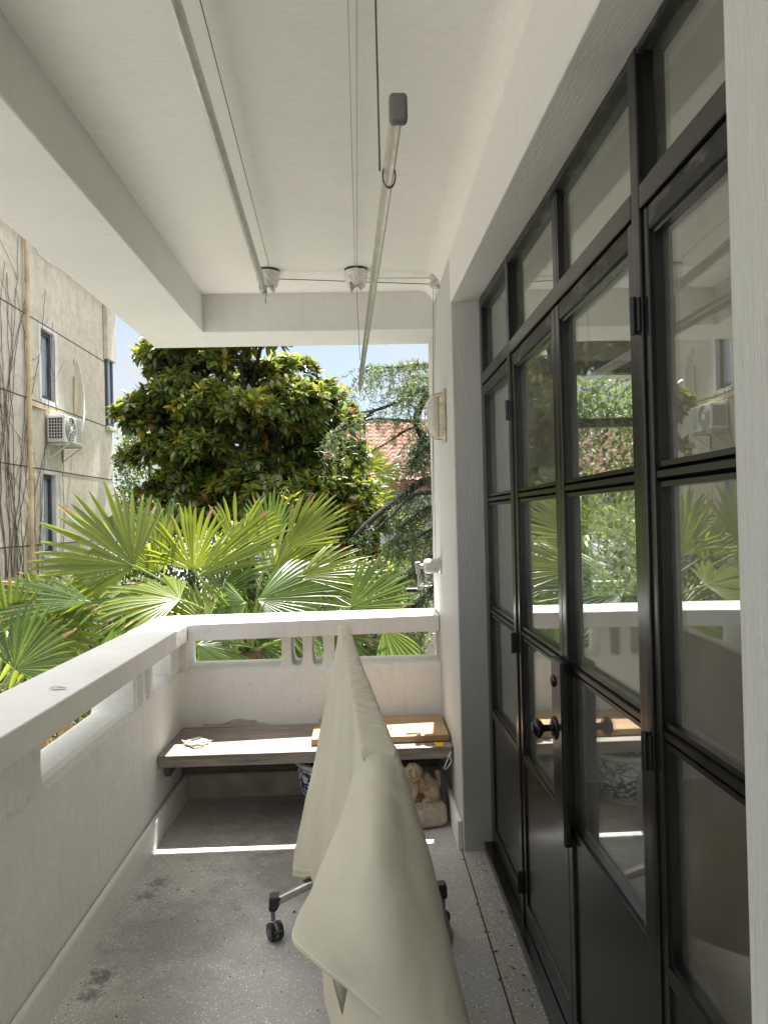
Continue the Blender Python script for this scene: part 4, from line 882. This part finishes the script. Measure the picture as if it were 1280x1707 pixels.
# ---- red tiled house behind the trees
hs = thing('tiled_house', 'house with a red clay tile roof beyond the cedar', 'house')
re_, rr_ = 19.0, 24.0; ze = atY(700, 803, re_)[2]; zr_ = atY(650, 706, rr_)[2]; hx0, hx1 = -3.2, 9.0
rowsN = 14; colsN = 56; V = []; Fc = []
sl = np.array([0, rr_-re_, zr_-ze]); 
for r in range(rowsN):
    for sub in (0, 1):
        t = (r+sub*1.04)/rowsN; lift = .065*(1-sub)+.01
        for c in range(colsN*4+1):
            x = hx0+(hx1-hx0)*c/(colsN*4); wv = .028*math.cos(2*math.pi*c/4)
            V.append((x, re_+sl[1]*t, ze+sl[2]*t+lift+wv))
n4 = colsN*4+1
for r in range(rowsN):
    o = r*2*n4
    for c in range(n4-1):
        Fc.append((o+c, o+c+1, o+n4+c+1, o+n4+c))
        if r: Fc.append((o-n4+c, o-n4+c+1, o+c+1, o+c))
rf_ = fastmesh('roof', V, np.array(Fc), [M['tile']], parent=hs)
b = MB(); b.hexa([(hx0, re_, ze-.1), (hx1, re_, ze-.1), (hx1, rr_, zr_-.1), (hx0, rr_, zr_-.1), (hx0, re_, ze-.03), (hx1, re_, ze-.03), (hx1, rr_, zr_-.03), (hx0, rr_, zr_-.03)])
b.hexa([(hx0, rr_+.01, zr_-.1), (hx1, rr_+.01, zr_-.1), (hx1, 29, ze-.1), (hx0, 29, ze-.1), (hx0, rr_+.01, zr_+.02), (hx1, rr_+.01, zr_+.02), (hx1, 29, ze), (hx0, 29, ze)]); b.build('roof_deck', M['tile'], hs)
b = MB(); b.box((hx0, re_-.04, ze-.16), (hx1, re_-.003, ze+.03)); b.build('gutter', M['fascia'], hs)
b = MB(); b.tube([(hx0, rr_, zr_+.06), (hx1, rr_, zr_+.06)], .11, 10); b.build('ridge', M['palewall'], hs)
b = MB(); b.box((hx0+.4, re_+.5, GZ), (hx1-.4, 28, ze-.1)); b.build('wall', M['palewall'], hs)
for x in (0.4, 2.6, 4.8):
    f_ = MB(); f_.box((x, re_+.44, -.2), (x+1.0, re_+.499, 1.2)); w = f_.build('window', M['fascia'], hs); f_ = MB(); f_.box((x+.08, re_+.42, -.12), (x+.92, re_+.439, 1.12)); f_.build('pane', M['farglass'], w)
# pale garden wall
b = MB(); b.box((-4.5, 16.2, GZ), (9, 16.4, -.15)); b.box((-4.5, 16.15, -.15), (9, 16.45, -.05)); tag(b.build('garden_wall', M['palewall']), 'pale rendered garden wall glimpsed between the palms and the cedar', 'wall')

# ================================================================= VEGETATION
def leaf_template(L, W, bend=.15, fold=.25):
    # rows: base, 3 rows of 3, tip -> quads (triangles stored as quads sharing a vertex is avoided: use 4 rows)
    t = np.array([0, .35, .7, 1.0]); w = np.array([.12, .95, .85, .10])*W/2; V = []
    for a, b_ in zip(t, w):
        z = -bend*L*a*a
        V += [(-b_, a*L, z+fold*b_), (0, a*L, z), (b_, a*L, z+fold*b_)]
    Fq = []
    for r in range(3):
        for c in range(2): i = r*3+c; Fq.append((i, i+1, i+4, i+3))
    return np.array(V), np.array(Fq)
def frames(dirs, rolls):
    """orthonormal frames with y along dirs, z tilted upward"""
    y = dirs/np.linalg.norm(dirs, axis=1, keepdims=True); up = np.tile([0, 0, 1.0], (len(y), 1)); x = np.cross(y, up); ln_ = np.linalg.norm(x, axis=1, keepdims=True); x = np.where(ln_ > 1e-3, x/np.maximum(ln_, 1e-9), [1, 0, 0]); z = np.cross(x, y)
    c, s = np.cos(rolls)[:, None], np.sin(rolls)[:, None]; return x*c+z*s, y, -x*s+z*c
def scatter(name, P, D, scale, tmpl, mats, mi, parent, rolls=None):
    V, Fq = tmpl; n = len(P); rolls = rng.uniform(-.6, .6, n) if rolls is None else rolls; x, y, z = frames(D, rolls)
    W = P[:, None]+scale[:, None, None]*(V[None, :, 0:1]*x[:, None]+V[None, :, 1:2]*y[:, None]+V[None, :, 2:3]*z[:, None])
    Fa = (Fq[None]+np.arange(n)[:, None, None]*len(V)).reshape(-1, Fq.shape[1])
    return fastmesh(name, W.reshape(-1, 3), Fa, mats, np.repeat(mi, len(Fq)), parent, smooth=True)
def limb(b, p, q, r0, r1, wob=.1, n=7):
    p, q = np.array(p, float), np.array(q, float); L = np.linalg.norm(q-p); ph = rng.uniform(0, 6, 3); pts = []
    for i in range(n): t = i/(n-1); pts.append(p+(q-p)*t+wob*L*np.array([math.sin(t*4+ph[0]), math.sin(t*3+ph[1]), .4*math.sin(t*5+ph[2])])*t*(1-t))
    b.tube(pts, np.linspace(r0, r1, n), 7)

# ---- magnolia
mg = thing('magnolia_tree', 'large dark glossy magnolia with yellowing leaf rosettes filling the middle of the view', 'tree')
YM = 9.2
blobs = [(402, 690, 135, 98), (328, 640, 62, 62), (485, 660, 60, 60), (335, 572, 80, 42), (425, 562, 58, 40), (298, 600, 32, 30), (246, 700, 24, 18), (268, 800, 45, 42), (545, 770, 52, 42), (535, 700, 40, 46), (345, 830, 85, 60), (460, 840, 100, 60), (590, 865, 42, 46), (390, 775, 130, 80), (560, 930, 70, 55)]
Pc, Dc = [], []
for (x, y, rx, ry) in blobs:
    c = atY(x, y, YM+rng.uniform(-.3, .3)); a = rx/F*YM; h = ry/F*YM; d = min(a, 1.0)
    nc = max(7, int(30*(a*h+.35*(a+h)*d)))
    v = rng.normal(size=(nc, 3)); v[:, 1] -= .45*np.abs(v[:, 1]); v /= np.linalg.norm(v, axis=1, keepdims=True)
    for q in v:                                   # leafy sprays: each a dome of rosettes lit from above
        cc = c+q*np.array([a, d, h])*rng.uniform(.72, 1.08); rs = rng.uniform(.16, .34); m = int(12+72*rs)
        w_ = rng.normal(size=(m, 3)); w_[:, 2] = np.abs(w_[:, 2])*1.1-.25; w_ /= np.linalg.norm(w_, axis=1, keepdims=True)
        Pc.append(cc+w_*np.array([rs, rs, rs*.75])*rng.uniform(.6, 1, (m, 1))); Dc.append(w_*.8+q*.5+[0, -.1, .35])
Pc = np.vstack(Pc); Dc = np.vstack(Dc); Dc /= np.linalg.norm(Dc, axis=1, keepdims=True)
keep = Pc[:, 1] < YM+1.0; Pc, Dc = Pc[keep], Dc[keep]
nR = len(Pc); kk = 10
P = np.repeat(Pc, kk, 0); D0 = np.repeat(Dc, kk, 0)
rv = rng.normal(size=P.shape); rv -= D0*(rv*D0).sum(1, keepdims=True); rv /= np.linalg.norm(rv, axis=1, keepdims=True)
D = D0*rng.uniform(-.1, .9, (len(P), 1))+rv
kind = np.repeat(rng.choice(4, nR, p=[.72, .17, .09, .02]), kk); flip = rng.random(len(P)); kind = np.where(flip < .16, rng.choice(4, len(P), p=[.70, .12, .05, .13]), kind)
# leaf colours are drawn at random over the whole crown
scatter('crown', P+D*.02, D, rng.uniform(.75, 1.2, len(P)), leaf_template(.122, .052), [M['mag'], M['mag2'], M['mag3'], M['mag4']], kind, mg)
b = MB(); root = np.array([-1.5, YM+.2, GZ]); limb(b, root, atY(410, 820, YM), .16, .10, .05); lm = atY(410, 820, YM)
for (x, y) in ((300, 620), (340, 540), (440, 520), (500, 640), (240, 690), (560, 770), (260, 790), (400, 600), (470, 590), (600, 850)): limb(b, lm, atY(x, y, YM+rng.uniform(-.6, .6)), .07, .015, .15)
b.build('trunk', M['bark'], mg, smooth=True)

def bush(name, label, cat, cx, cyc, cz, rx, ry, rz, n, mat, size=.07, group=None, trunk=None):
    e = thing(name, label, cat, group); v = rng.normal(size=(n, 3)); v /= np.linalg.norm(v, axis=1, keepdims=True); rad = rng.uniform(.35, 1, n)**.5
    c = np.array([cx, cyc, cz]); lump = np.array([1+.3*mnoise.noise(Vector(tuple(q*2.2+c)))+.15*mnoise.noise(Vector(tuple(q*6+c))) for q in v])
    P = c+v*np.array([rx, ry, rz])*(rad*lump)[:, None]; P[:, 2] = np.maximum(P[:, 2], GZ+.02)
    scatter('foliage', P, v+rng.normal(size=v.shape)*.8+[0, 0, .3], rng.uniform(.6, 1.3, n), leaf_template(size, size*.5), mat if isinstance(mat, list) else [mat], rng.integers(0, len(mat) if isinstance(mat, list) else 1, n), e)
    if trunk is not None: b = MB(); limb(b, (cx, cyc, GZ), (cx, cyc, cz+rz*.3), trunk, trunk*.4, .05); b.build('trunk', M['bark'], e, smooth=True)
    return e
p = atY(205, 770, 13.5); bush('light_green_tree', 'pale green feathery tree between the beige building and the magnolia', 'tree', p[0]+.42, 13.8, p[2]-.2, .62, .8, 1.4, 8000, M['lime'], .07, trunk=.08)
bush('background_tree', 'broad mid-green tree behind the magnolia, left side', 'tree', -4.6, 19.5, .2, 2.6, 2.2, 2.8, 14000, [M['bush'], M['bushd']], .11, trunk=.18)
bush('background_tree', 'dark tree hidden low behind the magnolia trunk', 'tree', -1.0, 14.2, -.6, 2.2, 1.6, 1.7, 10000, [M['bushd'], M['bush']], .10, trunk=.14)
bush('light_green_tree', 'light green tree glimpsed pale through the door panes', 'tree', 3.2, 10.2, 1.3, 1.7, 1.0, 2.6, 16000, [M['lime'], M['bush']], .09, trunk=.1)
bush('shrub', 'light green shrub beside the pale garden wall under the cedar', 'shrub', .35, 12.0, -.3, .8, .7, 1.0, 8000, [M['lime'], M['bush']], .06)
bush('shrub', 'dark rounded shrub seen through the right half of the balustrade', 'shrub', .55, 8.0, -1.9, 1.2, .9, 1.5, 12000, [M['bush'], M['bushd']], .055)
bush('shrub', 'dense dark shrub behind the far balusters under the palm', 'shrub', -1.1, 7.4, -1.7, 1.4, .7, 1.2, 12000, [M['bushd'], M['bush']], .055)
bush('shrub', 'broad dark hedge-like shrub behind the big fan palm', 'shrub', -2.25, 7.9, -.6, 1.55, .7, 1.95, 22000, [M['bushd'], M['bush']], .06)
bush('shrub', 'wide green shrub against the beige building behind the palms', 'shrub', -3.9, 11.2, -1.0, 1.5, 1.0, 1.7, 14000, [M['bush'], M['bushd']], .08)
bush('shrub', 'deep green shrub under the magnolia crown behind the palms', 'shrub', -1.3, 11.4, -.9, 1.6, .8, 1.9, 14000, [M['bushd'], M['bush']], .08)
bush('shrub', 'small brownish shrub beside the left handrail', 'shrub', -2.45, 6.3, -.25, .45, .4, .35, 3500, [M['redflower'], M['bush']], .035)
bush('shrub', 'low green shrub at the foot of the beige building', 'shrub', -4.7, 13.5, -2.3, .6, 1.6, 1.0, 5000, [M['bush'], M['bushd']], .06)

# ---- fan palms
def fan(parent, base, hub, ang, R, n_tilt, span=110, N=40, droop=.12, mat='palm', bend=.1, roll=0.0, dep=0.0):
    """one frond: stalk from base to hub, pleated fan. ang: image-plane direction of the fan's axis (deg); n_tilt: how far its face leans back"""
    hub = np.array(hub, float); d = nrm([math.cos(math.radians(ang)), dep, math.sin(math.radians(ang))])
    nn = nrm(np.array([0, -1, 0])*math.cos(n_tilt)+np.array([0, 0, 1])*math.sin(n_tilt)+np.array([1, 0, 0])*roll); nn = nrm(nn-d*nn.dot(d)); s = np.cross(d, nn)
    V = []; Fc = []; MI = []; steps = np.array([0, .12, .28, .45, .62, .80, .92, 1.0]); split = .62; N = int(N*.72); dth = math.radians(2*span)/(N-1)
    for k in range(N):
        th = -math.radians(span)+dth*k+rng.normal()*.02; edge = abs(th)/math.radians(span)
        L = R*(1-.28*edge**2)*rng.uniform(.93, 1.05); dd = d*math.cos(th)+s*math.sin(th); tt = -d*math.sin(th)+s*math.cos(th)
        dr = droop*rng.uniform(.5, 1.6)+(.9 if rng.random() < bend else 0)*rng.uniform(.5, 1); o = len(V); kinks = rng.uniform(.5, .75)
        for t in steps:
            r = L*t; w = r*math.tan(dth/2)*1.02 if t <= split else L*split*math.tan(dth/2)*1.02*max(.02, (1-(t-split)/(1-split)))**.5*1.08
            w = max(w, .0012); g = .45*w*(1 if t > 0 else 0)
            c = hub+dd*r-nn*.10*R*t*t
            dz = -dr*L*max(0, t-split)**1.6*1.3
            if dr > .45 and t > kinks: c = c-dd*L*(t-kinks)*.75; dz = -L*(t-kinks)*.95-dr*.05
            c = c+np.array([0, 0, dz])
            V += [c-tt*w+nn*g, c-nn*g*.6, c+tt*w+nn*g]
        for i in range(len(steps)-1):
            a = o+i*3; Fc += [(a, a+1, a+4, a+3), (a+1, a+2, a+5, a+4)]; MI += [1 if (i == len(steps)-2 and k % 3 == 0) or (i == len(steps)-3 and k % 11 == 4) else 0]*2
    fr_ = empty('frond'); fr_.parent = parent
    fastmesh('leaf_fan', V, np.array(Fc), [M[mat], M['palmdry']], MI, parent=fr_)
    b = MB(); base = np.array(base, float); mid_ = (base+hub)/2+np.array([0, 0, .12*np.linalg.norm(hub-base)]); pts = [base*(1-t)**2+2*mid_*t*(1-t)+hub*t*t for t in np.linspace(0, 1, 8)]
    pts.append(hub+d*R*.10); b.tube(pts, list(np.linspace(.014, .008, 8))+[.003], 6); b.build('stalk', M['petiole'], fr_, smooth=True); return fr_
def palm(label, trunk_xy, zc, r=.09, name='fan_palm'):
    e = thing(name, label, 'palm', 'fan palms in the garden'); b = MB(); n = 16; H_ = zc-GZ
    pts = [(trunk_xy[0]+.04*math.sin(i), trunk_xy[1], GZ+H_*i/(n-1)) for i in range(n)]; b.tube(pts, [r*(1+.12*(i % 2)) for i in range(n)], 12); b.build('trunk', M['palmbark'], e, smooth=True); return e
def px2(R, Y): return R/F*Y
A1 = palm('big bright green fan palm rising directly behind the far parapet', (-.95, 5.9), .45)
ba = np.array([-.95, 5.9, .50])
# (hub px, py, Y, angle, radius px, tilt, span, N, droop, bend, mat, roll)
FA = [(224, 944, 5.2, 148, 172, .25, 78, 40, .06, .03, 'palm', .25), (322, 950, 5.5, 92, 118, .5, 75, 36, .25, .35, 'palm', 0), (330, 962, 5.3, 38, 175, .5, 28, 20, .05, .02, 'palm', -.3),
      (478, 912, 5.7, 42, 118, .3, 42, 26, .04, 0, 'palm', -.1), (452, 905, 6.3, 92, 92, .1, 42, 22, .03, 0, 'palmd', 0), (497, 962, 5.4, 8, 135, .7, 50, 32, .10, .06, 'palm', .1),
      (584, 1012, 5.2, 28, 112, .2, 52, 30, .05, 0, 'palmd', .2), (430, 1000, 5.25, 5, 165, .8, 62, 36, .12, .15, 'palmd', 0), (410, 1005, 5.6, 200, 120, .9, 70, 34, .2, .25, 'palmd', 0),
      (300, 1000, 5.0, 168, 130, 1.15, 80, 34, .15, .1, 'palm', 0), (265, 955, 5.9, 110, 110, .3, 60, 28, .1, .1, 'palm', 0), (395, 915, 6.2, 78, 105, .5, 66, 34, .3, .35, 'palm', 0),
      (345, 1040, 5.2, 160, 110, .7, 85, 34, .1, .05, 'palm', 0), (330, 1075, 5.0, -25, 115, .8, 60, 30, .35, .3, 'palmd', 0), (520, 1040, 5.6, -40, 130, .5, 50, 26, .3, .2, 'palmd', 0), (640, 1045, 5.6, -65, 95, .3, 38, 18, .2, 0, 'palmd', 0),
      (420, 1065, 5.9, -80, 110, .2, 60, 24, .3, .1, 'palmd', 0), (370, 985, 6.0, 60, 110, .8, 85, 34, .3, .4, 'palmd', 0), (455, 955, 5.9, 30, 120, .5, 65, 30, .2, .2, 'palm', 0), (540, 985, 5.9, 15, 120, .9, 60, 30, .2, .15, 'palmd', 0), (280, 900, 6.3, 120, 80, .3, 60, 26, .2, .2, 'palmd', 0), (440, 1020, 6.1, -30, 120, .7, 70, 28, .3, .2, 'palmd', 0), (250, 1000, 5.9, 200, 120, .8, 70, 30, .3, .2, 'palmd', 0)]
for (x, y, Y, ang, R, tl, sp, N_, dr, bd, mt, rl) in FA: fan(A1, ba+rng.normal(size=3)*[.03, .03, .04], atY(x, y, Y), ang, px2(R, Y), tl, sp, N_, dr, mt, bd, rl)
A2 = palm('fan palm at the left edge whose fronds reach over the left parapet', (-3.0, 5.7), -.25)
bb_ = np.array([-3.0, 5.7, -.2])
FB = [(150, 1003, 4.9, 170, 185, 1.0, 40, 34, .08, .05, 'palmd', 0), (205, 985, 5.2, 178, 150, 1.1, 60, 34, .15, .1, 'palmd', 0), (72, 1046, 5.0, 250, 120, .25, 170, 50, .10, 0, 'palm', 0), (18, 1062, 4.8, 120, 105, .3, 85, 34, .1, 0, 'palm', .1),
      (25, 1115, 4.6, 60, 120, .5, 85, 34, .15, .1, 'palmd', 0), (190, 1040, 5.4, -80, 100, .3, 60, 22, .4, .3, 'palmd', 0), (120, 1130, 5.6, -20, 120, .4, 60, 26, .3, .2, 'palmd', 0), (250, 1010, 5.2, -120, 90, .5, 60, 20, .4, .3, 'palmd', 0), (250, 1090, 5.3, 10, 110, .9, 60, 26, .2, .1, 'palm', 0)]
for (x, y, Y, ang, R, tl, sp, N_, dr, bd, mt, rl) in FB: fan(A2, bb_+rng.normal(size=3)*[.03, .03, .04], atY(x, y, Y), ang, px2(R, Y), tl, sp, N_, dr, mt, bd, rl)
for tr_, bs_, hs_ in ((A1, ba, ((395, 1085, 5.8, 262), (440, 1095, 5.9, 280), (350, 1110, 5.8, 250))), (A2, bb_, ((60, 1190, 5.6, 262), (110, 1200, 5.6, 285)))):
    for (x, y, Y, a_) in hs_: fan(tr_, bs_-[0, 0, .1], atY(x, y, Y), a_, .42, .1, 38, 26, .3, 'palmdry', .2)
A3 = palm('smaller distant fan palm between the magnolia and the cedar', (.25, 10.6), .7, .07); b3 = np.array([.25, 10.6, .75])
for (x, y, ang, R, tl, mt) in ((615, 850, 60, 60, .4, 'palm'), (600, 900, 150, 55, .5, 'palmd'), (655, 880, 20, 60, .5, 'palm'), (640, 905, -50, 60, .4, 'palmd'), (620, 930, -110, 60, .4, 'palmd'), (675, 910, -30, 45, .5, 'palm')):
    fan(A3, b3, atY(x, y, 10.4), ang, px2(R, 10.4), tl, 75, 24, .25, mt, .15)
A4 = palm('distant fan palm with its crown in front of the red tiled roof', (.05, 13.0), 2.2, .08); b4 = np.array([.05, 13.0, 2.2])
for (x, y, ang, R, tl) in ((608, 775, 60, 45, .4), (590, 785, 120, 45, .5), (625, 790, 20, 50, .5), (600, 800, 180, 45, .4), (620, 800, -40, 40, .4), (605, 790, 90, 40, .8)):
    fan(A4, b4, atY(x, y, 12.8), ang, px2(R, 12.8), tl, 75, 22, .25, 'palm', .1)

# ---- cedar reaching in from the right
cd = thing('cedar_tree', 'cedar with long dark limbs and drooping needles reaching in from the right', 'tree')
YT = 7.8
b = MB(); tx = atY(742, 800, YT)[0]; limb(b, (tx+.15, YT, GZ), (tx, YT, 1.6), .17, .13, .02); limb(b, (tx, YT, 1.55), (tx+.1, YT, 6.5), .13, .05, .02)
segs = []
def branch(pix, r0, r1, Ys=None, dens=1.0, dark=False):
    pts = [atY(x, y, Y) for x, y, Y in pix]; P_ = cr_(np.array(pts), np.linspace(0, 1, 24)); b.tube(list(P_), list(np.linspace(r0, r1, 24)), 7); segs.append((P_, dens, dark))
branch([(735, 800, 7.8), (700, 805, 7.7), (655, 838, 7.5), (615, 870, 7.3), (590, 895, 7.2)], .055, .02, dens=.25, dark=True)
branch([(735, 822, 7.8), (690, 825, 7.5), (650, 862, 7.3), (625, 885, 7.2)], .025, .012, dens=.25, dark=True)
branch([(735, 770, 7.8), (715, 745, 7.7), (694, 700, 7.6), (712, 660, 7.6), (740, 620, 7.7)], .05, .03, dens=.5)
branch([(738, 640, 7.8), (705, 648, 7.6), (675, 664, 7.4), (625, 684, 7.2), (580, 689, 7.0)], .030, .010, dens=.5)
branch([(625, 684, 7.2), (600, 702, 7.1), (570, 716, 7.0), (552, 722, 7.0)], .012, .006, dens=1.0)
branch([(738, 612, 7.9), (700, 608, 7.7), (660, 612, 7.5), (615, 612, 7.3)], .022, .006, dens=1.9)
branch([(745, 640, 7.6), (710, 630, 7.3), (680, 640, 7.2), (662, 650, 7.1)], .015, .005, dens=1.6)
branch([(694, 702, 7.6), (660, 700, 7.4), (625, 698, 7.3), (590, 706, 7.2)], .02, .006, dens=.45)
branch([(694, 712, 7.6), (675, 718, 7.4), (650, 735, 7.4), (620, 752, 7.3)], .02, .006, dens=.25)
branch([(740, 740, 7.9), (715, 745, 7.7), (690, 765, 7.5), (690, 775, 7.4)], .02, .006, dens=1.8, dark=True)
branch([(740, 690, 7.9), (722, 705, 7.8), (705, 730, 7.7), (690, 750, 7.6)], .02, .006, dens=2.2, dark=True)
branch([(740, 850, 7.9), (715, 845, 7.7), (690, 862, 7.5), (665, 880, 7.4)], .02, .006, dens=2.0, dark=True)
branch([(740, 880, 7.9), (715, 885, 7.7), (690, 900, 7.5), (660, 905, 7.4)], .02, .006, dens=1.6, dark=True)
branch([(740, 830, 7.9), (700, 820, 7.9), (670, 835, 7.9), (640, 850, 7.8)], .02, .006, dens=1.5, dark=True)
branch([(740, 920, 7.9), (715, 930, 7.7), (690, 955, 7.5), (660, 975, 7.4)], .02, .006, dens=1.8, dark=True)
branch([(740, 960, 7.9), (715, 985, 7.7), (690, 1010, 7.5), (650, 1020, 7.4)], .02, .006, dens=1.8, dark=True)
for k in range(7): branch([(745, 600-40*k, 7.8), (800+20*k, 590-40*k, 7.6+.2*k), (860, 600-40*k, 7.4), (920, 620-40*k, 7.3)], .03, .008, dens=1.4)
for k in range(7): branch([(745, 680+45*k, 7.8), (800, 670+45*k, 7.6), (860, 690+45*k, 7.4), (940, 720+45*k, 7.2)], .03, .008, dens=1.4, dark=True)
b.build('trunk', M['bark'], cd, smooth=True)
TP_, TD_, TM_ = [], [], []
for P_, dens, dark in segs:
    L = np.linalg.norm(np.diff(P_, axis=0), axis=1).sum(); n = int(L*34*dens)
    for _ in range(n):
        t = rng.uniform(.04, 1); i = min(int(t*23), 22); p = P_[i]+(P_[i+1]-P_[i])*(t*23-i); d = nrm(P_[i+1]-P_[i])
        side = rng.choice((-1, 1)); tw = nrm(d*rng.uniform(.1, .9)+side*nrm(np.cross(d, [0, 0, 1]))*rng.uniform(.1, 1)+np.array([0, 0, rng.uniform(-.9, .2)])); tl_ = rng.uniform(.14, .42)*(.7+.5*min(dens, 1.6)/1.6)
        m = int(tl_*70); q = np.linspace(0, 1, m)[:, None]; pts = p+tw*tl_*q+np.array([0, 0, -.55*tl_])*q**2
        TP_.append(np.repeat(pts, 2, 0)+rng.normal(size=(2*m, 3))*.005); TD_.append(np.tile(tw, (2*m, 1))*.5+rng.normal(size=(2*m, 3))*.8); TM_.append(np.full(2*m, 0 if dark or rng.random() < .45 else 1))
TP_ = np.vstack(TP_); TD_ = np.vstack(TD_); TM_ = np.concatenate(TM_)
nt = (np.array([(-.0045, 0, 0), (.0045, 0, 0), (.003, .045, 0), (-.003, .045, 0)]), np.array([(0, 1, 2, 3)]))
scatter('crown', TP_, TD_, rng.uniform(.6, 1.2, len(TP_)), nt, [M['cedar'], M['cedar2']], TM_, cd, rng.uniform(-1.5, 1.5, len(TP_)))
# small dry litter on the floor: nobody would count it
b = MB()
for k in range(150):
    if k < 60: x, y = random.uniform(.44, .53), random.uniform(1.3, 3.2)
    elif k < 90: x, y = random.gauss(.415, .012), random.uniform(1.4, 3.15)
    else: x, y = random.uniform(-.96, .38), random.uniform(1.7, 3.4)
    z0 = .005 if x > .418 else .001
    a = random.uniform(0, 6.28); l = random.uniform(.003, .011); w = l*random.uniform(.12, .5); c, q = math.cos(a), math.sin(a)
    b.add([(x-c*l, y-q*l, z0), (x+q*w, y-c*w, z0+.001), (x+c*l, y+q*l, z0+.0015), (x-q*w, y+c*w, z0+.002)], [(0, 1, 2, 3)])
tag(b.build('floor_litter', M['bark']), 'tiny dark bits of dry leaf and twig scattered on the floor', None, None, 'stuff')
print('faces', sum(len(o.data.polygons) for o in scene.objects if o.type == 'MESH'), 'tufts', len(TP_), 'rosettes', nR)
